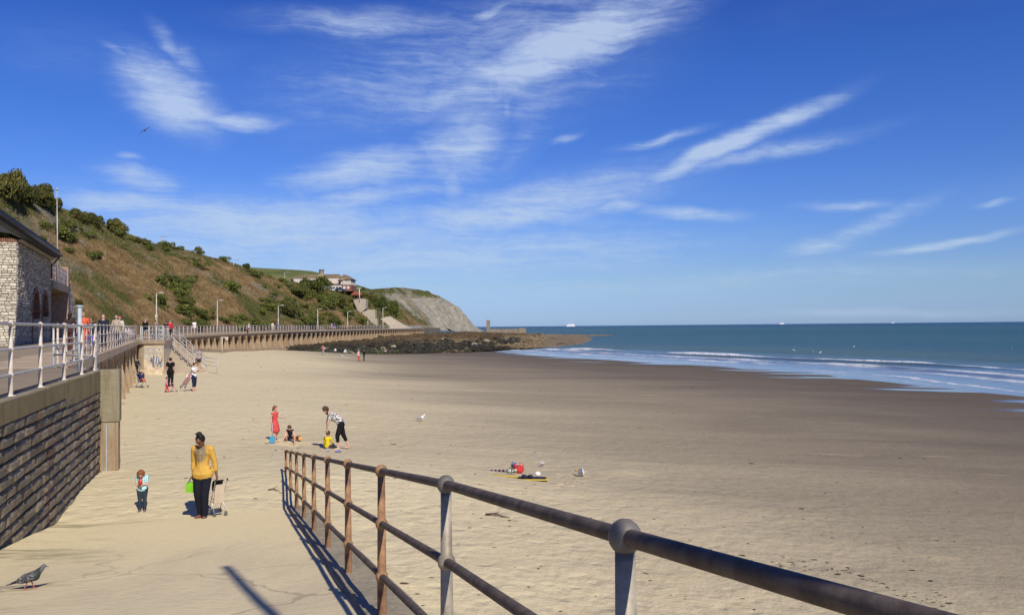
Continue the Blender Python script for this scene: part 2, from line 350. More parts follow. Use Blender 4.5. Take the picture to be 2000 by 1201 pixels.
def mk_sea():
    m, t, b = mat('sea', .16, .5)
    uvn = t.n('ShaderNodeUVMap').outputs[0]; s = t.n('ShaderNodeSeparateXYZ', {0: uvn}); u, d = s.outputs[0], s.outputs[1]
    pos = t.n('ShaderNodeNewGeometry').outputs['Position']; z = t.n('ShaderNodeSeparateXYZ', {0: pos}).outputs[2]
    patch = t.noise(t.mapv(uvn, (.004, .012, 1)), 1., 4, .6, .6)
    deep = t.ramp(t.ss(t.m('LOGARITHM', t.m('ADD', t.m('MAXIMUM', d, 0.), 10.), 10.), 1.2, 4.2), [(0, (.075, .125, .15)), (.2, (.028, .088, .130)), (.45, (.014, .068, .112)), (.62, (.022, .078, .100)), (.8, (.010, .055, .110)), (1, (.006, .042, .125))])
    deep = t.mix(t.m('MULTIPLY', t.ss(patch, .42, .62), .5), deep, t.mix(1., deep, (1.5, 1.25, .9), 'MULTIPLY'))
    sed = t.m('MULTIPLY', t.ss(d, 24., 12.), .75)
    deep = t.mix(sed, deep, (.16, .19, .205))
    wob = t.m('ADD', t.m('MULTIPLY', t.noise(t.mapv(uvn, (.05, .02, 1)), 1., 3, .5), 9.), t.m('MULTIPLY', t.noise(t.mapv(uvn, (.5, .2, 1)), 1., 4, .6), 2.4))
    tex = t.noise(t.mapv(pos, (1.2, 1.2, 0)), 1.6, 6, .72)
    lace = t.noise(t.mapv(uvn, (.12, .9, 1)), 1., 5, .7, 1.)
    foam = None
    for d0, w, am, ph in ((17., 1.9, 1., 0), (9.8, 1.0, .9, 1), (3.0, .6, .8, 2), (26.5, 1.3, 1., 3), (.2, .35, .6, 4), (13.5, .6, .5, 5)):
        occ = t.ss(t.noise(t.mapv(uvn, (.035, .0, 1), loc=(ph*3.7, ph, 0)), 1., 4, .6), .38, .56)
        q = t.m('ABSOLUTE', t.m('SUBTRACT', t.m('ADD', d, wob), d0+5.7))
        f = t.m('MULTIPLY', t.m('MULTIPLY', t.ss(q, w*1.5, w*.2), am), occ)
        foam = f if foam is None else t.m('MAXIMUM', foam, f)
    crest = t.m('MULTIPLY', t.ss(z, .20, .40), t.ss(d, 45., 30.))
    wash = t.m('MULTIPLY', t.m('MULTIPLY', t.ss(d, 20., 8.), t.ss(lace, .50, .70)), .30)
    foam = t.m('MAXIMUM', t.m('MAXIMUM', foam, crest), wash)
    foam = t.m('MULTIPLY', foam, t.ss(tex, .34, .52), None, True)
    caps = t.m('MULTIPLY', t.ss(t.noise(t.mapv(pos, (.05, .25, 0)), 1., 5, .7), .735, .765), t.m('MULTIPLY', t.ss(d, 60., 160.), t.ss(d, 900., 500.)))
    foam = t.m('MAXIMUM', foam, t.m('MULTIPLY', caps, .8))
    t.l.new(t.mix(foam, deep, (.74, .76, .78)), b.inputs['Base Color'])
    t.l.new(t.m('ADD', t.ss(d, 0., 34., .10, .22), t.m('MULTIPLY', foam, .6)), b.inputs['Roughness'])
    t.l.new(t.ss(d, 8., 42., .38, .002), b.inputs['Specular IOR Level'])
    w1 = t.noise(t.mapv(pos, (.55, 1.0, 0), (0, 0, R(20))), 1.1, 6, .62)
    w2 = t.noise(t.mapv(pos, (.07, .12, 0), (0, 0, R(10))), 1., 4, .6)
    hh = t.m('ADD', t.m('MULTIPLY', w1, .5), t.m('MULTIPLY', w2, t.ss(d, 20., 200., 0., 3.)))
    nd = t.n('ShaderNodeBump', {'Height': hh, 'Distance': 1.}); t.l.new(t.ss(d, 0., 45., .06, .95), nd.inputs['Strength'])
    t.l.new(nd.outputs[0], b.inputs['Normal'])
    return m
SEA = mk_sea()
grid('sea', SX.T, SY.T, SZ.T, SEA, 'structure', (UU.T, DD.T))

# ------------------------------------------------------------------ ramp down to the sand
def mk_conc(name, c1, c2, c3, stain=.5, sc_=1., vert=False, bd=.03):
    m, t, b = mat(name, .88, .2)
    pos = t.n('ShaderNodeNewGeometry').outputs['Position']
    n1 = t.noise(pos, .7*sc_, 5, .65, .4); n2 = t.noise(pos, 7*sc_, 6, .7); n3 = t.noise(pos, 60*sc_, 3, .7)
    col = t.mix(t.ss(n1, .35, .65), c1, c2)
    if vert:
        st = t.noise(t.mapv(pos, (3.5, 3.5, .25)), 1.2*sc_, 5, .7, .3)
        col = t.mix(t.m('MULTIPLY', t.ss(st, .46, .68), stain), col, c3)
    else: col = t.mix(t.m('MULTIPLY', t.ss(n2, .5, .7), stain), col, c3)
    col = t.mix(t.m('MULTIPLY', t.ss(n3, .55, .75), .25), col, t.mix(1., col, (.5, .5, .5), 'MULTIPLY'))
    t.l.new(col, b.inputs['Base Color']); bump(t, b, t.m('ADD', n2, t.m('MULTIPLY', n3, .4)), bd)
    return m
def mk_ramp():
    m, t, b = mat('ramp_concrete', .92, .15)
    pos = t.n('ShaderNodeNewGeometry').outputs['Position']; sp = t.n('ShaderNodeSeparateXYZ', {0: pos})
    n1 = t.noise(t.mapv(pos, (.9, .45, 0), (0, 0, R(18))), .8, 6, .65, .5); n2 = t.noise(pos, 9, 6, .7); n3 = t.noise(pos, 70, 3, .7)
    col = t.ramp(n1, [(.28, (.55, .465, .30)), (.5, (.64, .545, .345)), (.72, (.72, .61, .375))])
    blown = t.ss(t.m('ADD', sp.outputs[1], t.m('MULTIPLY', n1, 6.)), 10.5, 16.)
    col = t.mix(blown, col, (.76, .64, .37))
    damp = t.m('MULTIPLY', t.ss(t.noise(t.mapv(pos, (.35, .8, 0), (0, 0, R(-25))), 1., 5, .7, .8), .48, .62), t.ss(t.m('ADD', sp.outputs[0], t.m('MULTIPLY', sp.outputs[1], .341)), -.9, -2.9))
    col = t.mix(t.m('MULTIPLY', damp, .7), col, (.20, .175, .105))
    col = t.mix(t.m('MULTIPLY', t.ss(n3, .5, .75), .22), col, (.27, .225, .155))
    col = t.mix(t.m('MULTIPLY', t.ss(n2, .50, .68), .22), col, (.46, .39, .26))
    crk = t.n('ShaderNodeTexVoronoi', {'Vector': t.v('ADD', pos, t.v('SCALE', t.n('ShaderNodeTexNoise', {'Vector': pos, 'Scale': 2.}).outputs['Color'], .6)), 'Scale': .42}, feature='DISTANCE_TO_EDGE')
    col = t.mix(t.m('MULTIPLY', t.ss(crk.outputs[0], .012, .004), t.m('MULTIPLY', t.m('SUBTRACT', 1., blown), .5)), col, (.26, .22, .15))
    t.l.new(col, b.inputs['Base Color']); bump(t, b, t.m('ADD', n2, t.m('MULTIPLY', n3, .15)), .02)
    return m
rail_dir = Vector((-.3088, .9511, 0)); rail_nrm = Vector((.9511, .3088, 0))
yy = np.arange(-9, 21.5, .3); vv = np.linspace(0, 1, 26)
RX0 = -7.59-.341*(yy-12.75)+.05; RX1 = -.345-.3244*(yy-4.24)-.12
RX = RX0[:, None]+(RX1-RX0)[:, None]*vv[None]; RY = yy[:, None]+0*RX
RZ = ramp_z(RX, RY)+.022*fbm(RX/1.3, RY/1.3, 3)+.05*np.clip((.12-vv[None])/.12, 0, 1)
grid('ramp', RX, RY, RZ, mk_ramp(), 'structure')
KERB = mk_conc('aggregate', (.42, .355, .245), (.56, .48, .33), (.24, .20, .15), .7, 2.2, bd=.05)
kb = MB(); ks = np.arange(-9.2, 21, .55); rk = random.Random(5)
def kp(s, o, dz): p = Vector((-.345, 4.24, 0))+rail_dir*(s)+rail_nrm*o; return (p.x, p.y, 3.90-.1294*s+.0167*min(s, 0)+dz)
prof = [(-.15, -.5), (-.14, .02), (-.10, .035), (.20, .035), (.34, .01), (.42, -.7)]
V_ = []
for s in ks:
    j = rk.uniform(-.045, .045)
    V_ += [kp(s, o+(j if o > .4 else j*.3), dz+(rk.uniform(-.012, .012))) for o, dz in prof]
n_ = len(prof)
kb.add(V_, [(i*n_+k, i*n_+k+1, (i+1)*n_+k+1, (i+1)*n_+k) for i in range(len(ks)-1) for k in range(n_-1)])
tag(kb.build('kerb', KERB, smooth=False), kind='structure')

# ------------------------------------------------------------------ promenade deck
def deck_z(y): return float(np.interp(y, [21, 34, 60, 100, 154, 230, 330, 400], [4.83, 4.9, 4.95, 5.12, 5.35, 5.42, 5.5, 5.5]))
edgeA = [(-3.2+.345*12+.95, -12), (-7.59-.341*(5-12.75), 5), (-10.42, 21.05)]
edgeB = [(-11.9, 21.9), (-16.7, 33.7), (-32.0, 71.8), (-36.8, 88), (-39.3, 96), (-40.6, 105), (-41.8, 112), (-43.8, 130), (-44.5, 154), (-44.3, 180), (-42.6, 230), (-40.3, 270), (-36.5, 330), (-32.5, 372)]
eb = spline(edgeB, 2.0)
def edge_x(y):
    return float(np.interp(y, eb[:, 1], eb[:, 0])) if y > 21.9 else -7.59-.341*(y-12.75)
def inner_x(y): return float(np.interp(y, [-20, 80, 95, 260, 300, 335, 372, 400], [-58, -58, -54.5, -54, -51, -48, -43, -39]))
DK = []
for y in list(np.arange(-12, 21, 1.5))+[21.0, 21.92]+list(np.arange(23.5, 373, 2.)):
    e = edge_x(y)-.05 if y > 21.9 else edge_x(y)-.30
    DK.append((y, e, inner_x(y)))
DKa = np.array(DK); uu = np.linspace(0, 1, 14)**1.6
PX = DKa[:, 1:2]+(DKa[:, 2:3]-DKa[:, 1:2])*uu[None]; PY = DKa[:, 0:1]+0*PX
PZ = np.vectorize(deck_z)(PY)-.01+.008*fbm(PX/2, PY/2, 2)
PAVE = mk_conc('promenade_concrete', (.235, .19, .13), (.29, .235, .16), (.17, .135, .095), .5, .5)
grid('promenade', PX, PY, PZ, PAVE, 'structure')

# ------------------------------------------------------------------ stone retaining wall beside the ramp
wdir = Vector((-.341, 1, 0)).normalized(); wn = Vector((wdir.y, -wdir.x, 0))       # wn points to the ramp
def wp(y, out, z): x = -7.59-.341*(y-12.75); p = Vector((x, y, z))+wn*out; return p
def wrot(): return math.atan2(wdir.y, wdir.x)
COPE = mk_conc('olive_concrete', (.24, .195, .095), (.29, .235, .12), (.17, .13, .07), .7, 1.3, True)
CAPTOP = mk_conc('coping_top', (.30, .25, .165), (.25, .215, .14), (.16, .145, .085), .5, 1.)
rw = thing('retaining_wall', 'dark rough stone wall with olive concrete coping beside the sandy ramp', 'wall', tuple(wp(12, 0, 2)))
def put(o, parent):                                   # keep world coordinates under a parent that is only translated
    o.parent = parent; o.matrix_parent_inverse = parent.matrix_world.inverted() if False else Matrix.Translation(-parent.location); return o
bk = MB(); a_, b_ = wp(-8, -.06, 0), wp(20.75, -.06, 0); c_, d_ = wp(20.75, -.62, 0), wp(-8, -.62, 0)
bk.prism([(a_.x, a_.y), (b_.x, b_.y), (c_.x, c_.y), (d_.x, d_.y)], 1.2, 4.47)
put(bk.build('mortar_backing', mk_conc('mortar', (.045, .036, .028), (.07, .055, .04), (.03, .025, .02), .5)), rw)
# coping slabs with joints
y = -8.; k = 0
cs = MB()
while y < 20.6:
    L_ = min(1.75, 20.75-y) if k else 1.4
    y2 = min(y+L_*.94, 20.75)
    m_ = MB(); q = [wp(y+.008, .03, 0), wp(y2-.008, .03, 0), wp(y2-.008, -.47, 0), wp(y+.008, -.47, 0)]
    dz = rk.uniform(-.006, .006); bz = 4.47 if y2 < 17.4 else 4.28
    q2 = [wp(y+.02, .012, 0), wp(y2-.02, .012, 0), wp(y2-.02, -.46, 0), wp(y+.02, -.46, 0)]
    n_ = 4; V_ = [(p.x, p.y, bz) for p in q]+[(p.x, p.y, 4.79+dz) for p in q]+[(p.x, p.y, 4.81+dz) for p in q2]
    m_.add(V_, [(3, 2, 1, 0), (8, 9, 10, 11)]+[(r_*4+i, r_*4+(i+1) % 4, (r_+1)*4+(i+1) % 4, (r_+1)*4+i) for r_ in (0, 1) for i in range(4)])
    o = m_.build('coping_slab', COPE); o.data.materials.append(CAPTOP)
    for pl in o.data.polygons:
        if pl.normal.z > .3: pl.material_index = 1
    put(o, rw); y = y2; k += 1
# rough-faced blocks
def mk_block_mat():
    m, t, b = mat('dark_stone', .62, .45)
    oi = t.n('ShaderNodeObjectInfo').outputs['Random']; pos = t.n('ShaderNodeNewGeometry').outputs['Position']
    n = t.noise(pos, 3.2, 6, .7, .4); n2 = t.noise(pos, 16, 5, .7)
    col = t.ramp(n, [(.3, (.10, .08, .050)), (.48, (.19, .157, .100)), (.6, (.25, .21, .14)), (.75, (.34, .285, .19))])
    rust = t.m('MULTIPLY', t.ss(t.noise(t.mapv(pos, (2, 2, .5)), .8, 5, .65), .53, .66), .75)
    col = t.mix(rust, col, (.15, .062, .028))
    col = t.mix(1., col, t.ramp(oi, [(0, (.62, .62, .62)), (1, (1.3, 1.25, 1.2))]), 'MULTIPLY')
    col = t.mix(t.m('MULTIPLY', t.ss(n2, .62, .75), .25), col, (.36, .32, .25))
    t.l.new(col, b.inputs['Base Color']); bump(t, b, t.m('ADD', n, t.m('MULTIPLY', n2, .6)), .06)
    return m
BLK = mk_block_mat()
blks = []
for k in range(10):
    m_ = MB(); nx, nz = 7, 4; V_ = []; rr = np.random.RandomState(40+k)
    for j in range(nz+1):
        for i in range(nx+1):
            e = min(i, nx-i, 1)*min(j, nz-j, 1); V_.append((i/nx-.5, .0+(.90+.10*rr.rand() if e else .45+.10*rr.rand()), (j/nz-.5)))
    fs = [(j*(nx+1)+i, j*(nx+1)+i+1, (j+1)*(nx+1)+i+1, (j+1)*(nx+1)+i) for j in range(nz) for i in range(nx)]
    fs = [f[::-1] for f in fs]
    rim = [i for i in range(nx+1)]+[j*(nx+1)+nx for j in range(1, nz+1)]+[nz*(nx+1)+i for i in range(nx-1, -1, -1)]+[j*(nx+1) for j in range(nz-1, 0, -1)]
    b0 = len(V_)
    for r_ in rim: V_.append((V_[r_][0], -.6, V_[r_][2]))
    fs += [(rim[i], rim[(i+1) % len(rim)], b0+(i+1) % len(rim), b0+i) for i in range(len(rim))]
    m_.add(V_, fs); blks.append(m_.mesh('block'))
zc = 4.47; row = 0; hs = [.19, .175, .20, .185, .19, .18, .20, .19, .18, .19, .18, .19, .19]
while zc > 1.85 and row < 13:
    hgt = hs[row]*1.02; y = -.5-rk.uniform(0, .5)
    while y < 20.7:
        ln = rk.uniform(.42, 1.0); y2 = min(y+ln, 20.74)
        yc = (y+y2)/2
        if y2-y > .12 and zc > ramp_z(wp(yc, 0, 0).x, yc)-.12 and not (yc > 17.4 and zc > 4.3):
            p = wp(yc, -.05, zc-hgt/2)
            o = inst('stone', blks[rk.randrange(10)], BLK, None, p, (R(rk.uniform(-1, 1)), 0, math.atan2(wdir.y, wdir.x)+math.pi+R(rk.uniform(-1, 1))), ((y2-y)*1.058-.022, rk.uniform(.075, .105), hgt-.022))
            put(o, rw)
        y = y2
    zc -= hgt; row += 1
# end pilaster
pil = thing('pilaster', 'tall square concrete pillar at the far end of the dark stone wall', 'pillar', tuple(wp(21.0, .12, 2)))
PILM = mk_conc('pilaster_upper', (.25, .225, .14), (.31, .27, .18), (.19, .15, .09), .55, 2., True)
PIL2 = mk_conc('pilaster_lower', (.36, .27, .17), (.40, .33, .23), (.25, .15, .08), .7, 2., True)
pb = Vector(wp(20.98, .20, 0))
M_ = Matrix.Rotation(wrot(), 4, 'Z')
def bbox(mb, c, d, ch=.012):
    """box with chamfered vertical and top edges, turned to the wall"""
    x, y_, z = d[0]/2, d[1]/2, d[2]/2
    ring = [(-x+ch, -y_), (x-ch, -y_), (x, -y_+ch), (x, y_-ch), (x-ch, y_), (-x+ch, y_), (-x, y_-ch), (-x, -y_+ch)]
    A = [Vector((a, b, -z)) for a, b in ring]; B = [Vector((a, b, z-ch)) for a, b in ring]; C_ = [Vector((a*(1-ch/x), b*(1-ch/y_), z)) for a, b in ring]
    vs = [M_ @ q+Vector(c) for q in A+B+C_]
    mb.add([tuple(v) for v in vs], [tuple(range(8))[::-1], tuple(range(16, 24))]+[(r_*8+i, r_*8+(i+1) % 8, (r_+1)*8+(i+1) % 8, (r_+1)*8+i) for r_ in (0, 1) for i in range(8)])
m_ = MB(); bbox(m_, (pb.x, pb.y, 4.16), (.42, .50, 1.30)); put(m_.build('upper_shaft', PILM), pil)
m_ = MB(); bbox(m_, (pb.x-.01, pb.y, 2.70), (.38, .46, 1.60)); put(m_.build('lower_shaft', PIL2), pil)
GALV = plain('galvanised', (.50, .52, .50), .5, .1, 14, .002, .5, .35, c2=(.36, .38, .37))
GALVB = plain('painted_steel_blue', (.42, .50, .54), .5, .08, 10, .002)
m_ = MB(); bbox(m_, (pb.x+.05, pb.y-.262, 2.68), (.09, .03, 1.5)); put(m_.build('metal_strip', GALVB), pil)

# ------------------------------------------------------------------ railings
RUST = plain('rusted_post', (.38, .215, .105), .8, .22, 7, .004, c2=(.15, .08, .045))
GREYP = plain('weathered_galvanised', (.40, .36, .28), .6, .12, 9, .003, .4, .2, c2=(.22, .18, .13))
def knuckle(m):
    """darker weathered metal on the ball knuckle at the top"""
    t = NT(m.node_tree); b = t.t.nodes['Principled BSDF']; src = b.inputs['Base Color'].links[0].from_socket
    z = t.n('ShaderNodeSeparateXYZ', {0: t.n('ShaderNodeTexCoord').outputs['Object']}).outputs[2]
    n = t.noise(t.n('ShaderNodeTexCoord').outputs['Object'], 30, 4, .7)
    k = t.ss(t.m('ADD', z, t.m('MULTIPLY', n, .03)), 1.045, 1.07)
    t.l.new(t.mix(t.m('MULTIPLY', k, .85), src, (.13, .125, .115)), b.inputs['Base Color'])
knuckle(GREYP)
RAILM = plain('weathered_rail', (.135, .105, .082), .66, .16, 14, .004, .2, .0, c2=(.070, .055, .045))
WHITE = plain('weathered_white_steel', (.66, .60, .50), .55, .08, 7, .002, c2=(.44, .36, .27))
WRAIL = plain('pale_rail', (.46, .44, .41), .45, .08, 5, .002, .5, .2)
def post_mesh(h=1.1, balls=(1.1, .71, .32), rb=.046, seg=14, r_top=.027, r_bot=.036, flange=True):
    m_ = MB(); m_.tube([(0, 0, -.05), (0, 0, 0), (0, 0, .32), (0, 0, h)], [r_bot, r_bot, r_bot*.93, r_top], seg)
    for z in balls: m_.ball((0, 0, z), (rb, rb, rb*1.06), seg, 8)
    if flange: m_.tube([(0, 0, -.02), (0, 0, .012)], .075, seg)
    return m_.mesh('post', True)
def shade_flat_caps(me): return me
def railing(name, label, pts, mats, rails=(1.1, .71, .32), rr=.024, pm=None, seg=10, group=None, skip=()):
    """pts: post foot points; rails run from post to post"""
    t = thing(name, label, 'railing', pts[0], 0, group); pm = pm or post_mesh()
    for i, p in enumerate(pts):
        if i in skip: continue
        put(inst('post', pm, mats(i), None, p), t)
    for z in rails:
        m_ = MB(); m_.tube([Vector(p)+Vector((0, 0, z)) for p in pts], rr, seg)
        put(m_.build('rail', mats(-1), smooth=True), t)
    return t
rp = [(-.345-.644*i, 4.24+1.985*i, 3.90-.27*i if i >= 0 else 3.895-.235*i) for i in range(-4, 9)]
railing('ramp_railing', 'rusty three-rail balustrade running down the right side of the ramp into the sand', rp,
        lambda i: RAILM if i < 0 else (GREYP if i in (0, 1, 2, 3, 4) else RUST), pm=post_mesh(seg=18), seg=16)
wy = [-5.4, -3.4, -1.4, .6, 2.6, 4.6, 6.65, 8.7, 10.75, 12.75, 14.75, 16.85, 18.85, 20.62]
railing('wall_railing', 'pale three-rail balustrade on the coping of the dark stone wall', [tuple(wp(y, -.10, 4.812)) for y in wy],
        lambda i: WRAIL if i < 0 else WHITE)
pm2 = post_mesh(1.1, (1.1, .71, .32), .042, 10)
railing('return_railing', 'short low railing closing the gap behind the concrete pillar', [(-10.52, 20.95, 4.83), (-11.0, 21.25, 4.83), (-12.05, 21.8, 4.85)], lambda i: WRAIL, (1.05, .33), .03, pm2)
# posts on the first arcade run
def along(pts, step, s0=0.):
    pts = np.array(pts); seg = np.r_[0, np.cumsum(np.linalg.norm(np.diff(pts, axis=0), axis=1))]; out = []
    s = s0
    while s <= seg[-1]+1e-6: out.append((float(np.interp(s, seg, pts[:, 0])), float(np.interp(s, seg, pts[:, 1])))); s += step
    return out
run1 = eb[eb[:, 1] <= 66.6]; run2 = eb[eb[:, 1] >= 71.5]
P1 = [(x-.16, y, deck_z(y)+.02) for x, y in along(run1, 1.93, .5)]
railing('arcade_railing', 'long pale railing on the near arcade wall between the pillar and the graffiti wall', P1, lambda i: WRAIL if i < 0 else WHITE, pm=post_mesh(1.1, (1.1, .71, .32), .042, 8), seg=6)
P2 = [(x-.16, y, deck_z(y)+.02) for x, y in along(run2, 1.95, 0)]
railing('far_arcade_railing', 'very long white railing on the curved far arcade wall beyond the steps', P2, lambda i: WRAIL if i < 0 else WHITE, rr=.026,
        pm=post_mesh(1.1, (), .042, 6, .035, .04, False), seg=5)

# ------------------------------------------------------------------ arcade sea walls
ARC = mk_conc('arcade_concrete', (.33, .245, .155), (.40, .31, .20), (.22, .125, .065), .7, .7, True)
ARC2 = mk_conc('arcade_inner', (.30, .225, .145), (.36, .28, .185), (.17, .10, .06), .6, .6, True)
CAP2 = mk_conc('arcade_coping', (.36, .28, .195), (.42, .33, .225), (.24, .15, .09), .5, .6)
def arcade(name, label, pts, xend=None):
    t = thing(name, label, 'sea wall', (pts[0][0], pts[0][1], 2))
    for i in range(len(pts)-1):
        a, b = Vector((*pts[i], 0)), Vector((*pts[i+1], 0)); d = (b-a); L_ = d.length; d.normalize(); n = Vector((d.y, -d.x, 0))
        zt = deck_z((a.y+b.y)/2); zb = min(ground(a.x+n.x, a.y), ground(b.x+n.x, b.y))-.5
        def Q(s, o, z): p = a+d*s+n*o; return (p.x, p.y, z)
        # buttress, raking outwards to the sand
        m_ = MB(); w = .34
        zz = (zt-.30, (zt+zb)/2+.3, zb); oo = (.02, .16, .62)
        for k in range(2):
            A = [Q(-w/2, -.9, zz[k+1]), Q(w/2, -.9, zz[k+1]), Q(w/2*1.15, oo[k+1], zz[k+1]), Q(-w/2*1.15, oo[k+1], zz[k+1])]
            B = [Q(-w/2, -.9, zz[k]), Q(w/2, -.9, zz[k]), Q(w/2, oo[k], zz[k]), Q(-w/2, oo[k], zz[k])]
            m_.extr(A, B)
        put(m_.build('buttress', ARC), t)
        # arched fascia
        m_ = MB(); r_ = (L_-.62)/2; ry = 1.12; zc = zt-.50-ry; seg = 10
        fr = []; bk = []
        for k in range(seg+1):
            th = math.pi*k/seg; fr.append((L_/2-r_*math.cos(th), zc+ry*math.sin(th)))
        lowz = zb+.2
        outer = [(0.1, lowz)]+[(.1, zc)]+[(f_[0], zt-.3) for f_ in fr[1:-1]]+[(L_-.1, zc)]+[(L_-.1, lowz)]
        inner = [(fr[0][0], lowz)]+fr+[(fr[-1][0], lowz)]
        outer = [(.1, lowz)]+[(.1 if k == 0 else (L_-.1 if k == seg else fr[k][0]), zt-.3) for k in range(seg+1)]+[(L_-.1, lowz)]
        nn = len(inner); V_ = [Q(s, .0, z) for s, z in outer]+[Q(s, .0, z) for s, z in inner]+[Q(s, -.38, z) for s, z in outer]+[Q(s, -.38, z) for s, z in inner]
        fs = []
        for k in range(nn-1):
            fs += [(k, k+1, nn+k+1, nn+k), (2*nn+k+1, 2*nn+k, 3*nn+k, 3*nn+k+1), (nn+k, nn+k+1, 3*nn+k+1, 3*nn+k), (k+1, k, 2*nn+k, 2*nn+k+1)]
        m_.add(V_, fs); put(m_.build('arch', ARC), t)
        # sloping back wall of the bay
        m_ = MB(); m_.extr([Q(-.02, -2.1, zb), Q(L_+.02, -2.1, zb), Q(L_+.02, .50, zb), Q(-.02, .50, zb)], [Q(-.02, -2.1, zt-.31), Q(L_+.02, -2.1, zt-.31), Q(L_+.02, -1.75, zt-.31), Q(-.02, -1.75, zt-.31)])
        put(m_.build('back_wall', ARC2), t)
        m_ = MB(); m_.extr([Q(.006, -2.2, zt-.3), Q(L_-.006, -2.2, zt-.3), Q(L_-.006, .16, zt-.3), Q(.006, .16, zt-.3)], [Q(.006, -2.2, zt), Q(L_-.006, -2.2, zt), Q(L_-.006, .12, zt), Q(.006, .12, zt)])
        put(m_.build('coping_slab', CAP2), t)
        if pts[0][1] > 60:
            m_ = MB(); z1 = ground(a.x+1.2*n.x, a.y)+.42; m_.extr([Q(0, -.5, z1-1.3), Q(L_, -.5, z1-1.3), Q(L_, 1.25, z1-1.3), Q(0, 1.25, z1-1.3)], [Q(0, -.5, z1), Q(L_, -.5, z1), Q(L_, 1.1, z1-.04), Q(0, 1.1, z1-.04)])
            put(m_.build('plinth', ARC), t)
    return t
arcade('arcade_wall', 'near arcade sea wall of arches and raking buttresses beside the dry sand', along(run1, 4.2, .2))
arcade('far_arcade_wall', 'long curved sea wall of many small dark arches under the hillside', along(run2[run2[:, 1] < 338], 3.75, 0))
m_ = MB(); q = run2[run2[:, 1] >= 336]
for i in range(len(q)-1):
    a, b = q[i], q[i+1]; d = (b-a)/np.linalg.norm(b-a); n = np.array([d[1], -d[0]])
    m_.extr([(*(a+n*.8), -.5), (*(b+n*.8), -.5), (*(b-n*1.5), -.5), (*(a-n*1.5), -.5)], [(*(a+n*.1), 5.5), (*(b+n*.1), 5.5), (*(b-n*1.5), 5.5), (*(a-n*1.5), 5.5)])
tag(m_.build('grey_sea_wall', mk_conc('dark_grey_concrete', (.13, .12, .105), (.17, .155, .13), (.10, .08, .06), .6, .4, True)), 'plain dark grey stretch of sea wall at the far end of the arches', 'sea wall')

# white end block with graffiti, and the steps beside it
BAST = plain('limewashed_concrete', (.70, .60, .44), .85, .10, 1.6, .01, c2=(.50, .40, .27))
ba = thing('graffiti_wall', 'pale concrete end wall with faded blue graffiti beside the beach steps', 'wall', (-28.4, 65, 2))
bl, br_ = at_y(281, 690, 64.6), at_y(320, 690, 64.2)
m_ = MB(); m_.prism([(bl.x, bl.y), (br_.x, br_.y), (br_.x-1.5, br_.y+5.2), (-33.0, 72), (-33.0, 68)], 1.6, 4.72)
put(m_.build('block', BAST), ba)
m_ = MB(); m_.prism([(bl.x-.08, bl.y-.12), (br_.x+.12, br_.y-.12), (br_.x-1.4, br_.y+5.2), (-33.0, 72.2), (-33.2, 67)], 4.72, 4.98)
put(m_.build('coping_slab', CAP2), ba)
m_ = MB(); m_.prism([(bl.x-.3, bl.y-.55), (br_.x+.12, br_.y-.5), (br_.x+.12, br_.y+.5), (bl.x, bl.y+.5)], 1.6, 2.72); put(m_.build('plinth', BAST), ba)
# graffiti: flat painted strokes on the face
GR = plain('blue_spray_paint', (.30, .36, .52), .7, .2, 9)
GRW = plain('white_spray_paint', (.72, .72, .70), .7, .1, 9)
def stroke(mb, pts, w, face):
    for a, b in zip(pts[:-1], pts[1:]):
        a = Vector(a); b = Vector(b); d = (b-a).normalized()*w/2; q = Vector((-d.y, d.x))
        mb.add([face(*(a-d-q)), face(*(b+d-q)), face(*(b+d+q)), face(*(a-d+q))], [(0, 1, 2, 3)])
fd = Vector((br_.x-bl.x, br_.y-bl.y, 0)); fn = Vector((fd.y, -fd.x, 0)).normalized()
def face(u, v): p = Vector((bl.x, bl.y, 0))+fd*u+fn*.006; return (p.x, p.y, 2.45+v)
gfx = MB(); gw = MB(); rg = random.Random(11)
for k in range(7):
    u = .34+.085*k; pts = [(u+rg.uniform(-.03, .07), .75+rg.uniform(-.3, .6)) for _ in range(5)]
    stroke(gfx, pts, .05, lambda u_, v_: face(u_, v_))
for k in range(9):
    u = .10+.09*k; pts = [(u+.05*math.cos(a)+rg.uniform(-.01, .01), (1.75 if k % 3 else 1.3)+.20*math.sin(a)) for a in np.linspace(0, 5.6, 9)]
    stroke(gw, pts, .05, lambda u_, v_: face(u_, v_))
fdn = fd.length
put(gfx.build('blue_scrawl', GR), ba); put(gw.build('white_scrawl', GRW), ba)
# barrier railing on top of the block
bz = 4.98
def P_(px, y): p = at_y(px, 650, y); return (p.x, p.y, bz)
railing('landing_railing', 'square pale blue barrier railing on top of the graffiti wall', [P_(277.5, 64.9), P_(291, 64.7), P_(305, 64.5), P_(318.5, 64.4)], lambda i: GALVB if i != -1 else WRAIL,
        (1.1, .78, .45, .14), .03, post_mesh(1.12, (), .03, 8, .045, .045))
railing('step_top_railing', 'short railing at the head of the beach steps beside the graffiti wall', [P_(318.5, 64.4)[:2]+(bz,), (br_.x-.9, br_.y+2.9, bz), (-29.9, 70.6, bz-.02), (-31.9, 71.6, 4.98)], lambda i: WRAIL, pm=post_mesh(1.1, (1.1, .71, .32), .042, 8), seg=6)
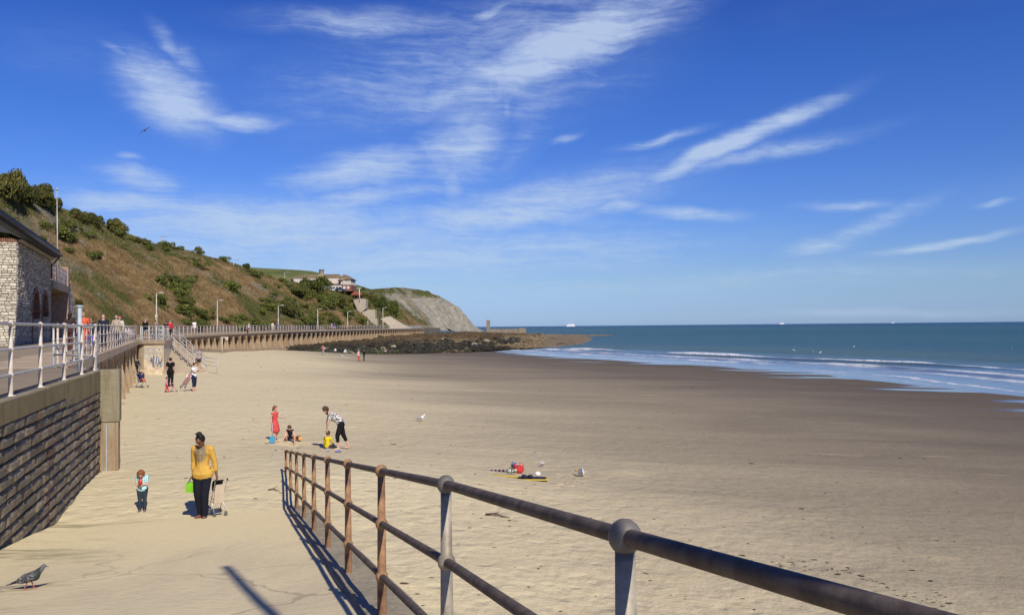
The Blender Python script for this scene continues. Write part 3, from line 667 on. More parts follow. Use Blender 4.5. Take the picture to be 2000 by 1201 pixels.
# beach steps
STEP = mk_conc('step_concrete', (.40, .33, .24), (.46, .385, .28), (.25, .17, .11), .5, .8)
stp = thing('beach_steps', 'wide concrete steps going down from the promenade to the dry sand', 'steps', (-27, 67, 2.2))
dn = Vector((.78, -.626, 0)); ac = Vector((-.626, -.78, 0))
top = Vector((-28.9, 70.6, 0)); NS = 14
for k in range(NS):
    zt = 4.90-.175*(k+1); m_ = MB(); a = top+dn*(.36*k); b = top+dn*(.36*(k+1)+.02)
    q = [a, b, b+ac*2.7, a+ac*2.7]; m_.prism([(p.x, p.y) for p in q][::-1], 1.6, zt+.0); put(m_.build('step', STEP), stp)
m_ = MB(); a = top-dn*1.5; b = top; q = [a, b, b+ac*2.7, a+ac*2.7]; m_.prism([(p.x, p.y) for p in q][::-1], 1.6, 4.9); put(m_.build('landing', STEP), stp)
# stringer wall along the seaward/back side
m_ = MB(); a = top-ac*.22; e = top+dn*(.36*NS)-ac*.22
m_.extr([(a.x, a.y, 1.6), (e.x, e.y, 1.6), (e.x+ac.x*.2, e.y+ac.y*.2, 1.6), (a.x+ac.x*.2, a.y+ac.y*.2, 1.6)], [(a.x, a.y, 5.05), (e.x, e.y, 2.65), (e.x+ac.x*.2, e.y+ac.y*.2, 2.65), (a.x+ac.x*.2, a.y+ac.y*.2, 5.05)])
put(m_.build('side_wall', BAST), stp)
def handrail(off, name, lab, ext=1.6):
    pts = []
    for k in range(6):
        p = top+dn*(.36*NS*k/5)+ac*off; pts.append((p.x, p.y, 4.95-.175*NS*k/5))
    p = top+dn*(.36*NS+ext)+ac*off; pts.append((p.x, p.y, 2.42))
    railing(name, lab, pts, lambda i: WRAIL, (1.0, .72, .42), .036, post_mesh(1.0, (), .03, 8, .04, .045), 8)
handrail(-.1, 'step_handrail', 'sloping white handrail on the far side of the beach steps')
handrail(.95, 'step_handrail', 'sloping white middle handrail dividing the beach steps', .0)
# steel ladder posts by the wall
def pole(name, lab, cat, p, h, r=.05, m=WRAIL, extra=None):
    t = thing(name, lab, cat, p); mm = MB(); mm.tube([(0, 0, -.1), (0, 0, h)], r, 10); mm.build('shaft', m, t, True)
    if extra: extra(t)
    return t
def cap_(h):
    def f(t): m_ = MB(); m_.tube([(0, 0, h), (0, 0, h+.04)], .075, 10); m_.build('cap', GALVB, t)
    return f
pp = at_y(172, 722, 19.6); pole('sign_pole', 'tall bare blue-grey pole standing against the railing near the pillar', 'pole', (pp.x-.25, pp.y+.1, 4.82), 1.56, .048, GALVB, cap_(1.54))
# outfall marker on the beach in front of the far arches
pp = on_ground(434, 691)
def arm_(t):
    m_ = MB(); m_.box((.28, 0, 2.02), (.9, .09, .12)); m_.build('crossbar', WHITE, t)
    m_ = MB(); m_.box((.55, 0, 1.85), (.35, .06, .30)); m_.build('sign_board', WHITE, t)
pole('outfall_marker', 'white T-shaped marker post on the sand in front of the far arches', 'post', tuple(pp), 2.05, .06, WHITE, arm_)

# ------------------------------------------------------------------ hillside and headland
ST = [((-42,10),(-64,8),21),((-43,30),(-64,36),21),((-45,52),(-66,67),21),((-50,75),(-72,99),21),((-55,98),(-77,127),21.2),((-54.5,125),(-80,151),21.4),((-54.5,148),(-80,170),19.9),
      ((-54.5,172),(-81,193),19.3),((-54.5,200),(-81,219),19.6),((-54.5,230),(-80,249),18.4),((-52,262),(-78,287),16.6),((-50,300),(-73,328),15.0),((-47,335),(-66,362),15.4),
      ((-43,365),(-56,405),19.6),((-38,388),(-45,434),18.4),((-32,408),(-36.5,458),15.0),((-26,428),(-29,472),8.6),((-19,452),(-21,482),-.6),((-14,472),(-15,490),-4.6)]
sb = spline([s[0] for s in ST], .0001+1e9) if False else None
par = np.linspace(0, len(ST)-1, 430)
def interp_st(vals): return spline_eval(vals, par)
def spline_eval(vals, t):
    v = np.array(vals, float); n = len(v); i = np.clip(np.floor(t).astype(int), 0, n-2); u = t-i
    p0 = v[np.maximum(i-1, 0)]; p1 = v[i]; p2 = v[i+1]; p3 = v[np.minimum(i+2, n-1)]
    return .5*((2*p1)+(-p0+p2)*u+(2*p0-5*p1+4*p2-p3)*u*u+(-p0+3*p1-3*p2+p3)*u**3)
bx, by = interp_st([s[0][0] for s in ST]), interp_st([s[0][1] for s in ST])
cx, cy = interp_st([s[1][0] for s in ST]), interp_st([s[1][1] for s in ST])
chh = interp_st([s[2] for s in ST])+EYE
bzz = np.interp(by, [0, 60, 120, 250, 372, 400, 430, 470, 500], [5.0, 5.2, 5.8, 6., 5.8, 4.5, 3, .2, 0])
vH = np.r_[np.linspace(0, 1, 60), 1+np.cumsum(np.linspace(.03, .35, 22))]
HX = bx[:, None]+(cx-bx)[:, None]*vH[None]; HY = by[:, None]+(cy-by)[:, None]*vH[None]
U_ = par[:, None]; hgt = np.maximum(chh-bzz, .3)
vv_ = np.clip(vH, 0, 1)[None]
cliffy = np.clip((par-13.2)/1.6, 0, 1)[:, None]
prof_ = (1-cliffy)*(.15*np.sin(vv_*math.pi)**2*0+vv_**.94)+cliffy*(1-(1-vv_)**1.5)
HZ = bzz[:, None]+hgt[:, None]*prof_
inland = np.clip(vH-1, 0, 9)[None]*np.interp(par, [0, 9, 11.5, 13, 19], [4.5, 3.5, 1.5, 1.2, .2])[:, None]
HZ = HZ+inland
damp_ = np.clip(hgt/14, .1, 1)[:, None]*np.clip(np.sin(np.clip(vH, .0, 1)*math.pi)[None]*1.5+.12, 0, 1)
rid = fbm(HX/16+HZ/25, HY/11-HZ/30, 4)*2.7+fbm(HY/4.5-HZ/6, HZ/9, 4)*1.1+fbm(HX/1.9, HY/1.9, 3)*.45
gull = np.abs(fbm(HY/7+HZ/14+3, HX/40, 3))*-1.9*(1+cliffy*.6)
fine_c = cliffy*(fbm(HY/3.2+HZ/3+HX/4, HZ/9, 4)*3.2-np.abs(fbm(HX/7+HY/9, HZ/16, 3))*2.6)
HZ = HZ+damp_*((rid+gull+.9)*(1+cliffy*.5)+fine_c)
HX = HX+damp_*fbm(HY/6, HZ/5, 3)*1.2
cliffA = np.clip((par-12.9)/.9, 0, 1)
def mk_hill():
    m, t, b = mat('hillside', .95, .08)
    pos = t.n('ShaderNodeNewGeometry').outputs['Position']; s = t.n('ShaderNodeSeparateXYZ', {0: pos}); x, y, z = s.outputs
    nrm = t.n('ShaderNodeNewGeometry').outputs['True Normal']; nz = t.n('ShaderNodeSeparateXYZ', {0: nrm}).outputs[2]
    q = t.mapv(pos, (1, 1, 1.35), (R(0), R(18), R(0)))
    n1 = t.noise(q, .085, 6, .68, .7); n2 = t.noise(pos, .42, 6, .72, .3); n3 = t.noise(pos, 2.1, 5, .75); n4 = t.noise(t.mapv(pos, (1, 1, 1), loc=(50, 9, 3)), .05, 5, .62, .5)
    dry = t.ramp(n2, [(.28, (.10, .062, .024)), (.43, (.17, .112, .048)), (.55, (.25, .168, .078)), (.68, (.36, .265, .135)), (.8, (.43, .35, .20))])
    green = t.ramp(n3, [(.3, (.045, .055, .014)), (.5, (.085, .095, .026)), (.7, (.15, .14, .050))])
    # greener upper rim and towards the far end
    gm = t.m('ADD', n4, t.m('MULTIPLY', t.ss(z, 19., 26.), .12)); gm = t.m('ADD', gm, t.m('MULTIPLY', t.ss(y, 190., 330.), .08))
    gm = t.m('ADD', gm, t.m('MULTIPLY', t.m('SUBTRACT', n2, .5), .22))
    col = t.mix(t.ss(gm, .50, .60), dry, green)
    rock = t.ramp(t.noise(t.mapv(pos, (.6, .6, 2.8), (R(12), 0, 0)), 1., 6, .75), [(.3, (.12, .105, .075)), (.5, (.22, .195, .14)), (.7, (.36, .32, .235))])
    rm = t.m('MULTIPLY', t.ss(n1, .53, .585), t.ss(n3, .32, .52))
    col = t.mix(rm, col, rock)
    # headland: grey gault clay and pale sandstone where it is bare
    clay = t.ramp(t.noise(t.mapv(pos, (.22, .22, .9), (R(0), R(25), R(0))), 1., 7, .72, .6), [(.28, (.17, .15, .105)), (.42, (.28, .262, .21)), (.58, (.36, .335, .27)), (.72, (.42, .36, .24))])
    edge = t.m('ADD', t.m('ADD', y, t.m('MULTIPLY', x, -.2)), t.m('MULTIPLY', t.m('SUBTRACT', n4, .5), 70.))
    cm = t.m('MULTIPLY', t.ss(edge, 392., 408.), t.ss(t.m('ADD', z, t.m('MULTIPLY', n2, -11.)), 17.0, 14.0))
    col = t.mix(cm, col, t.mix(t.m('MULTIPLY', t.ss(n2, .57, .64), .65), clay, (.14, .115, .055)))
    # mown grass on the flat top
    top_ = t.m('MULTIPLY', t.ss(nz, .93, .975), t.ss(z, 19.5, 21.))
    col = t.mix(t.m('MULTIPLY', top_, t.ss(n4, .40, .50)), col, (.075, .115, .030))
    t.l.new(col, b.inputs['Base Color'])
    bump(t, b, t.m('ADD', t.m('MULTIPLY', n2, 2.2), t.m('MULTIPLY', n3, .8)), .8, .8)
    return m
HILL = mk_hill()
hill = grid('hillside', HX, HY, HZ, HILL, 'structure')
# farther grassy down behind the crest
fx = np.linspace(-330, -30, 70); fy = np.linspace(0, 1, 20)
FX, FV = np.meshgrid(fx, fy); FY = 395+FV*210+0*FX+np.abs(FX+180)*.10
FZ = EYE+np.interp(FX, [-330, -200, -150, -120, -100, -83, -61, -45, -30], [42, 39, 37.5, 35.5, 29.5, 24, 20.5, 10, 0])*(.62+.38*np.sin(np.clip(FV*2.2, 0, 1)*math.pi/2))-14*np.clip(FV-.6, 0, 1)+fbm(FX/30, FY/30, 3)*1.0-1.5
def mk_down():
    m, t, b = mat('down_grass', .95, .08); pos = t.n('ShaderNodeNewGeometry').outputs['Position']
    n = t.noise(pos, .05, 6, .65, .3); col = t.ramp(n, [(.35, (.075, .095, .030)), (.5, (.12, .14, .045)), (.7, (.20, .19, .075))])
    t.l.new(col, b.inputs['Base Color']); bump(t, b, t.noise(pos, .7, 4, .7), .6); return m
down = grid('grassy_down', FX, FY, FZ, mk_down(), 'structure')

def bvh_of(o):
    me = o.data; return BVHTree.FromPolygons([v.co.copy() for v in me.vertices], [tuple(p.vertices) for p in me.polygons])
BV = bvh_of(hill)
def hit(px, py):
    d = pxdir(px, py).normalized(); r = BV.ray_cast(Vector((0, 0, EYE)), d, 2000)
    return r[0]
def down_on_hill(x, y, z0=80):
    r = BV.ray_cast(Vector((x, y, z0)), Vector((0, 0, -1)), 200); return r[0]

# ------------------------------------------------------------------ vegetation
def leafmat(name, lo, mid, hi, k=.35):
    m, t, b = mat(name, .75, .2)
    r_ = t.n('ShaderNodeNewGeometry').outputs['Random Per Island']; pos = t.n('ShaderNodeNewGeometry').outputs['Position']; oi = t.n('ShaderNodeObjectInfo').outputs['Random']
    n = t.noise(pos, .55, 4, .65); col = t.ramp(t.m('ADD', t.m('MULTIPLY', r_, .45), t.m('MULTIPLY', n, .62)), [(.2, lo), (.5, mid), (.85, hi)])
    col = t.mix(1., col, t.ramp(oi, [(0, (1-k, 1-k*.9, 1-k)), (1, (1+k, 1+k*.7, 1+k*.3))]), 'MULTIPLY')
    t.l.new(col, b.inputs['Base Color']); return m
LEAF = leafmat('shrub_leaf', (.030, .038, .010), (.075, .082, .022), (.15, .14, .045))
LEAFG = leafmat('bramble_leaf', (.040, .060, .012), (.092, .115, .026), (.18, .185, .05))
BARK = plain('bark', (.14, .10, .07), .9, .2, 6)
def crown_mesh(seed, n=2400, lumps=9, flat=.75, ls=.10):
    """unit-sized crown: many small leaf faces over and inside a cluster of lumps"""
    rr = np.random.RandomState(seed); C_ = np.stack([rr.uniform(-.62, .62, lumps), rr.uniform(-.55, .55, lumps), rr.uniform(.25, .85, lumps)*flat], 1)
    C_[:, 2] *= 1-.35*np.hypot(C_[:, 0], C_[:, 1]); rad = rr.uniform(.24, .42, lumps)
    k = rr.randint(0, lumps, n); d = rr.normal(size=(n, 3)); d /= np.linalg.norm(d, axis=1)[:, None]; d[:, 2] = np.where(rr.rand(n) < .7, np.abs(d[:, 2]), d[:, 2])
    p = C_[k]+d*(rad[k]*rr.uniform(.55, 1.10, n))[:, None]*np.array([1, 1, .85]); p[:, 2] = np.maximum(p[:, 2], -.02+.1*rr.rand(n))
    a = rr.normal(size=(n, 3)); a /= np.linalg.norm(a, axis=1)[:, None]; nn = d*.7+rr.normal(size=(n, 3))*.55
    b = np.cross(nn, a); b /= np.linalg.norm(b, axis=1)[:, None]; a = np.cross(b, nn); a /= np.linalg.norm(a, axis=1)[:, None]
    s = (ls*rr.uniform(.5, 1.2, n))[:, None]
    V_ = np.stack([p-a*s, p+b*s*.55, p+a*s, p-b*s*.55], 1).reshape(-1, 3); f = np.arange(4*n).reshape(n, 4)
    me = bpy.data.meshes.new('crown'); me.from_pydata(V_.tolist(), [], f.tolist()); me.update(); return me
crowns = [crown_mesh(s, 6500, 13, .75, .055) for s in (1, 2, 3, 4)]
small_crowns = [crown_mesh(20+s, 900, 7, .7, .085) for s in range(3)]
def trunk_mesh(seed):
    rr = random.Random(seed); m_ = MB(); m_.tube([(0, 0, -.25), (.02, .01, .1), (.05, -.02, .35)], [.06, .05, .035], 7)
    for k in range(5):
        a = rr.uniform(0, 6.28); m_.tube([(.02, 0, .12+.04*k), (.2*math.cos(a), .2*math.sin(a), .35+.03*k), (.42*math.cos(a), .42*math.sin(a), .5+.05*k)], [.028, .02, .008], 5)
    return m_.mesh('trunk')
trunks = [trunk_mesh(s) for s in (5, 6)]
def shrub(label, p, sx, sy, sz, group, m=LEAF, cat='shrub', name='shrub', rz=None):
    t = thing(name, label, cat, p, 0, group); rz = rnd.uniform(0, 6.28) if rz is None else rz
    inst('crown', rnd.choice(crowns), m, t, (0, 0, 0), (0, 0, rz), (sx, sy, sz)); inst('trunk', rnd.choice(trunks), BARK, t, (0, 0, 0), (0, 0, rz), (min(sx, 2.5), min(sy, 2.5), sz)); return t
# crest shrubs seen against the sky: px, py of foot, half width px, height px, words
CR = [(8, 388, 40, 66, 'tall dark shrub on the hill crest cut by the left edge of the photo'), (38, 392, 28, 44, 'dark shrub on the crest just behind the mast, second from the left edge'),
      (78, 400, 28, 46, 'brownish green shrub on the crest beside the thin mast'), (104, 408, 13, 30, 'small shrub on the crest touching the thin mast top'),
      (158, 432, 22, 28, 'leftmost bush of the clump right of the mast on the crest'), (188, 442, 20, 30, 'middle bush of the clump right of the mast on the crest'), (219, 455, 24, 34, 'round dark bush ending the crest clump on the right'),
      (268, 474, 12, 14, 'low reddish brown bush on the skyline left of the first hill lamp'), (340, 484, 10, 8, 'tiny skyline bush right of the first hill lamp'), (480, 524, 8, 12, 'small dark bush on the skyline near the two hill lamps')]
for px, py, hw, hh_, lab in CR:
    p = None
    for dy in range(0, 60, 2):
        p = hit(px, py+dy)
        if p: break
    if not p: continue
    k = p.y/F; shrub(lab, p-Vector((0, 0, .3)), hw*k*1.25, hw*k*1.1, hh_*k*1.22, 'shrubs along the crest of the hill')
SL = [(330, 552, 26, 26, 'upper dark green bush of the long diagonal thicket on the slope'), (343, 575, 24, 26, 'middle dark bush of the long diagonal thicket on the slope'), (358, 592, 20, 22, 'lowest dark bush of the long diagonal thicket on the slope'),
      (449, 566, 20, 26, 'round green bush alone on the brown slope'), (378, 636, 28, 24, 'bright green bush at the slope foot behind the white-shirted walker'), (466, 638, 24, 16, 'green bush at the slope foot right of the second promenade lamp'),
      (495, 640, 26, 14, 'low green bush at the slope foot left of the third promenade lamp'), (557, 612, 26, 36, 'large green bush behind the third promenade lamp'), (600, 632, 30, 22, 'low spreading bush at the slope foot left of the fourth lamp'),
      (612, 570, 32, 34, 'biggest dark bush just below the white house on the left'), (636, 600, 24, 34, 'dark bush on the slope under the flat white extension'), (585, 575, 24, 22, 'dark bush left of the biggest one below the house'),
      (660, 598, 24, 28, 'dark bush left of the concrete cliff stairs'), (645, 632, 24, 16, 'low green bush at the slope foot left of the fifth lamp'), (672, 615, 18, 20, 'green bush against the lower cliff stairs'),
      (742, 604, 14, 30, 'green bush right of the concrete cliff stairs'), (764, 614, 16, 32, 'dark bush right of the cliff stairs above the concrete slope'), (727, 590, 14, 18, 'upper green bush right of the cliff stairs'),
      (700, 628, 16, 14, 'low green bush at the foot of the cliff stairs'), (150, 590, 10, 14, 'small dark bush beside the end of the stone building')]
for px, py, hw, hh_, lab in SL:
    p = hit(px, py)
    if not p: continue
    k = p.y/F; shrub(lab, p-Vector((0, 0, .5)), hw*k*1.2, hw*k*1.1, hh_*k*1.15, 'bushes on the slope', rnd.choice([LEAF, LEAFG, LEAFG]))
# uncountable low scrub, and tufts of dry grass
def scatter_mass(name, label, pts, scl, bases, m, cat, kind='stuff'):
    Vs, Fs, n = [], [], 0
    arrs = []
    for me in bases:
        a = np.empty(len(me.vertices)*3); me.vertices.foreach_get('co', a); f = np.array([tuple(p.vertices) for p in me.polygons]); arrs.append((a.reshape(-1, 3), f))
    for p, s in zip(pts, scl):
        a, f = arrs[rnd.randrange(len(arrs))]; th = rnd.uniform(0, 6.28); c, s_ = math.cos(th), math.sin(th)
        v = a @ np.array([(c, s_, 0), (-s_, c, 0), (0, 0, 1)])*np.array(s)+np.array(p); Vs.append(v); Fs.append(f+n); n += len(v)
    me = bpy.data.meshes.new(name); me.from_pydata(np.vstack(Vs).tolist(), [], np.vstack(Fs).tolist()); me.update()
    o = inst(name, me, m); return tag(o, label, cat, kind=kind)
pts, scl = [], []
regions = [((250,462),(560,545),16,70),((500,560),(620,640),40,90),((590,560),(690,640),40,80),((700,575),(775,632),16,40),((60,420),(240,500),14,25),((350,610),(540,640),10,40),((300,540),(370,600),14,22),((620,545),(700,575),10,22)]
for (x0, y0), (x1, y1), w_, n_ in regions:
    for k in range(int(n_*.7)):
        u = rnd.random(); px = x0+(x1-x0)*u; py = (y0+(y1-y0)*u if abs(x1-x0) > 2.5*abs(y1-y0) or w_ == 16 else rnd.uniform(y0, y1))+rnd.gauss(0, w_*.5)
        p = hit(px, py)
        if p and p.y < 430: s_ = rnd.uniform(.9, 2.6); pts.append(p-Vector((0, 0, .35))); scl.append((s_, s_, s_*rnd.uniform(.7, 1.15)))
scatter_mass('hillside_scrub', 'low green bramble scrub spread over the slope and its upper rim', pts, scl, small_crowns, LEAFG, 'scrub')
rr = np.random.RandomState(9)
def tufts(n, keep):
    i = rr.randint(60, 300, n*3); j = rr.uniform(0, 62, n*3); j0 = np.floor(j).astype(int); fj = j-j0
    x = HX[i, j0]*(1-fj)+HX[i, j0+1]*fj; y = HY[i, j0]*(1-fj)+HY[i, j0+1]*fj; z = HZ[i, j0]*(1-fj)+HZ[i, j0+1]*fj
    y = y+rr.uniform(-.5, .5, n*3); mk = (fbm(x/13+HZ[i, j0]/9, y/8, 3)+rr.uniform(-.2, .2, n*3)) > keep
    x, y, z = x[mk][:n], y[mk][:n], z[mk][:n]; n = len(x); s = rr.uniform(.16, .42, n)*np.clip(y/150, .6, 1.7); V_ = []
    for k in range(5):
        th = rr.uniform(0, 6.28, n); lx = np.cos(th)*s*.35; ly = np.sin(th)*s*.35; ox = rr.uniform(-.3, .3, n); oy = rr.uniform(-.3, .3, n)
        V_.append(np.stack([np.stack([x+ox-ly*.22, y+oy+lx*.22, z-.15], 1), np.stack([x+ox+ly*.22, y+oy-lx*.22, z-.15], 1), np.stack([x+ox+lx+s*.1, y+oy+ly, z+s*.75], 1)], 1))
    V_ = np.concatenate(V_, 0).reshape(-1, 3); me = bpy.data.meshes.new('dry_grass'); me.from_pydata(V_.tolist(), [], np.arange(len(V_)).reshape(-1, 3).tolist()); me.update(); return me
def mk_grass():
    m, t, b = mat('dry_grass', .85, .1); pos = t.n('ShaderNodeNewGeometry').outputs['Position']; s = t.n('ShaderNodeSeparateXYZ', {0: pos}); x, y, z = s.outputs
    r_ = t.n('ShaderNodeNewGeometry').outputs['Random Per Island']; n2 = t.noise(pos, .42, 6, .72, .3); n4 = t.noise(t.mapv(pos, (1, 1, 1), loc=(50, 9, 3)), .05, 5, .62, .5)
    f = t.m('ADD', t.m('MULTIPLY', r_, .45), t.m('MULTIPLY', n2, .6))
    dry = t.ramp(f, [(.2, (.10, .062, .024)), (.5, (.24, .165, .075)), (.85, (.46, .35, .19))]); gr = t.ramp(f, [(.2, (.055, .054, .016)), (.5, (.13, .122, .042)), (.85, (.27, .23, .105))])
    gm = t.m('ADD', n4, t.m('MULTIPLY', t.ss(z, 19., 26.), .12)); gm = t.m('ADD', gm, t.m('MULTIPLY', t.ss(y, 190., 330.), .08)); gm = t.m('ADD', gm, t.m('MULTIPLY', t.m('SUBTRACT', n2, .5), .22))
    t.l.new(t.mix(t.ss(gm, .50, .60), dry, gr), b.inputs['Base Color']); return m
GRASS = mk_grass()
tag(inst('dry_grass', tufts(70000, -.10), GRASS), 'brown dry grass tufts covering the whole hillside', 'grass', kind='stuff')

# ------------------------------------------------------------------ rocks and reef at the head of the beach
ROCKM = None
def mk_reef():
    m, t, b = mat('reef', .8, .35); pos = t.n('ShaderNodeNewGeometry').outputs['Position']; s = t.n('ShaderNodeSeparateXYZ', {0: pos})
    n1 = t.noise(t.mapv(pos, (.05, .03, .2)), 1., 6, .7, .5); n2 = t.noise(pos, .8, 6, .75)
    weed = t.ramp(n2, [(.3, (.012, .010, .006)), (.55, (.034, .029, .014)), (.75, (.085, .070, .034))])
    tanr = t.ramp(n2, [(.34, (.05, .04, .02)), (.46, (.17, .125, .06)), (.56, (.26, .20, .11)), (.7, (.37, .30, .18))])
    k = t.m('ADD', n1, t.m('MULTIPLY', t.ss(s.outputs[0], -34., 10.), .16)); k = t.m('ADD', k, t.ss(s.outputs[1], 180., 330., -.06, .08))
    brown = t.ramp(n2, [(.3, (.045, .030, .012)), (.6, (.13, .088, .036)), (.75, (.21, .155, .075))])
    col = t.mix(t.ss(k, .56, .62), weed, tanr); col = t.mix(t.m('MULTIPLY', t.ss(s.outputs[2], 1.9, 2.9), .9), col, brown)
    t.l.new(col, b.inputs['Base Color']); bump(t, b, n2, .7); return m
REEF = mk_reef()
# reef ground: fan from the wall foot out to the point
rx = np.linspace(0, 1, 150); rv = np.linspace(0, 1, 60)
fr_line = spline([(-46,150),(-36,151),(-28,153),(-20,160),(-12,176),(-4,196),(5,214),(14,236),(22,262),(30,310),(42,390),(56,470)], 3)
bk_line = spline([(-47,165),(-45,190),(-43,225),(-41,262),(-38,320),(-33,375),(-28,420),(-18,470),(-6,500),(12,520),(36,515),(62,500)], 3)
def resample(l, n): s = np.r_[0, np.cumsum(np.linalg.norm(np.diff(l, axis=0), axis=1))]; q = np.linspace(0, s[-1], n); return np.stack([np.interp(q, s, l[:, 0]), np.interp(q, s, l[:, 1])], 1)
fl, bl_ = resample(fr_line, 150), resample(bk_line, 150)
EX = fl[:, None, 0]+(bl_-fl)[:, None, 0]*rv[None]; EY = fl[:, None, 1]+(bl_-fl)[:, None, 1]*rv[None]
topz = np.interp(rx, [0, .1, .3, .5, .65, .8, 1], [1.9, 2.2, 2.9, 3.4, 2.6, .8, .1])
frz = np.interp(rx, [0, .25, .35, .6, 1], [.9, .7, .1, -.15, -.4])
EZ = frz[:, None]+(topz-frz)[:, None]*np.sin(np.clip(rv*1.25, 0, 1)*math.pi/2)[None]
EZ = EZ+fbm(EX/4, EY/4, 4)*.55*np.clip(rv*6, 0, 1)[None]+fbm(EX/13, EY/13, 3)*.6*np.clip(rv*3, .2, 1)[None]
EZ[:, 0] -= .4
grid('reef', EX, EY, EZ, REEF, 'structure')
BE = BVHTree.FromPolygons([Vector((a, b, c)) for a, b, c in zip(EX.ravel(), EY.ravel(), EZ.ravel())], [(i*60+j, i*60+j+1, (i+1)*60+j+1, (i+1)*60+j) for i in range(149) for j in range(59)])
rock_me = []
for k in range(8):
    r_ = np.random.RandomState(70+k); bm_ = MB(); bm_.ball((0, 0, 0), (1, .8, .62), 7, 5); v = bm_.v[0]; v += fbm(v[:, 0]*1.7+k*5, v[:, 1]*1.7+v[:, 2]*2, 2)[:, None]*v*.7; bm_.v[0] = v; rock_me.append(bm_.mesh('boulder'))
WEED = plain('weedy_rock', (.050, .044, .022), .7, .3, 1.4, .05, .4, c2=(.012, .012, .008), objr=.5)
WEEDG = plain('green_weed_rock', (.085, .105, .030), .75, .3, 1.4, .05, .3, c2=(.025, .032, .012), objr=.4)
PALE = plain('pale_rock', (.42, .36, .26), .85, .2, 1.4, .05, .2, c2=(.24, .19, .12), objr=.3)
def reef_pt(px, py):
    r_ = BE.ray_cast(Vector((0, 0, EYE)), pxdir(px, py).normalized(), 900); return r_[0]
nb = 0; extra, es = [], []
def rock_mat(px, py, g): 
    r_ = rnd.random(); return WEEDG if (r_ < g) else (PALE if r_ > .94 else WEED)
tries = 0
while nb < 295 and tries < 4000:
    tries += 1; px = rnd.uniform(610, 1010); lo = np.interp(px, [610, 700, 760, 850, 900, 1010], [691, 692, 692, 686, 682, 672]); hi = np.interp(px, [610, 700, 850, 1010], [684, 676, 664, 660])
    p = reef_pt(px, rnd.triangular(hi, lo, lo-1))
    if not p or p.y > 330: continue
    s_ = rnd.uniform(.5, 1.15)*(p.y/165)**.5
    g = np.interp(px, [610, 700, 800], [.55, .25, .04])
    o = inst('boulder', rock_me[nb % 8], rock_mat(px, 0, g), None, p+Vector((0, 0, .12*s_)), (rnd.uniform(-.3, .3), rnd.uniform(-.3, .3), rnd.uniform(0, 6)), (s_, s_, s_*.75))
    tag(o, 'dark seaweed-covered boulder in the rocks at the foot of the far sea wall', 'boulder', 'weed-covered boulders below the far wall'); nb += 1
for k in range(3200):
    px = rnd.uniform(560, 1060); py = rnd.uniform(652, 691); p = reef_pt(px, py)
    if p and p.y < 420: s_ = rnd.uniform(.25, .8)*(p.y/165)**.5; extra.append(p); es.append((s_, s_, s_*.7))
scatter_mass('rubble', 'mass of smaller weedy rocks filling the reef between the boulders', extra, es, rock_me, REEF, 'rocks')
# green weed and tide litter line at the foot of the far wall
# pillar and low pier wall at the point
STN = mk_conc('old_concrete', (.21, .18, .13), (.28, .24, .18), (.12, .095, .06), .6, .6, True)
p = at_y(953.5, 641, 470); t = thing('sea_pillar', 'tall square concrete pillar standing alone beyond the headland', 'pillar', (p.x, p.y, 2.0))
m_ = MB(); m_.box((0, 0, 3.6), (2.0, 2.0, 7.2)); m_.build('shaft', STN, t); m_ = MB(); m_.box((0, 0, 7.32), (2.15, 2.15, .24)); m_.build('cap', STN, t)
a, b = at_y(955, 646, 480), at_y(1027, 646, 480); t = thing('pier_wall', 'low dark wall of the old harbour arm running out beyond the pillar', 'wall', (a.x, a.y, 1))
m_ = MB(); m_.box(((b.x-a.x)*.40, 0, 1.7), ((b.x-a.x)*.80, 3, 3.4)); m_.build('wall', STN, t)
m_ = MB(); m_.box(((b.x-a.x)*.9, 0, 1.9), ((b.x-a.x)*.2, 3.4, 3.9)); m_.build('end_block', STN, t)

# ------------------------------------------------------------------ stone building by the promenade
A0 = Vector((-30.35, 50.83, 0)); bd_ = Vector((-.379, .925, 0)).normalized(); bn_ = Vector((bd_.y, -bd_.x, 0)); BZ = 4.9; BT = 11.35
def bp(s, o, z): p = A0+bd_*s+bn_*o; return Vector((p.x, p.y, z))
STM = mk_conc('mortar_grey', (.115, .10, .085), (.15, .13, .105), (.09, .08, .07), .5, 2)
def mk_rubble(name, lo, hi):
    m, t, b = mat(name, .85, .25); r_ = t.n('ShaderNodeNewGeometry').outputs['Random Per Island']; pos = t.n('ShaderNodeNewGeometry').outputs['Position']
    col = t.ramp(t.m('ADD', t.m('MULTIPLY', r_, .75), t.m('MULTIPLY', t.noise(pos, 5, 4, .7), .3)), [(.1, lo), (.6, tuple((a+b_)/2 for a, b_ in zip(lo, hi))), (1, hi)])
    t.l.new(col, b.inputs['Base Color']); bump(t, b, t.noise(pos, 14, 4, .7), .02); return m
RUB = mk_rubble('rubble_stone', (.17, .15, .12), (.62, .575, .48)); RUBL = mk_rubble('lit_rubble_stone', (.40, .36, .27), (.72, .665, .53))  # sunlight put into the colour: RUBL is a paler copy for lit faces
sbld = thing('stone_building', 'grey rubble stone seafront building with arched openings and dark flat eaves', 'building', tuple(bp(4, -3, BZ)))
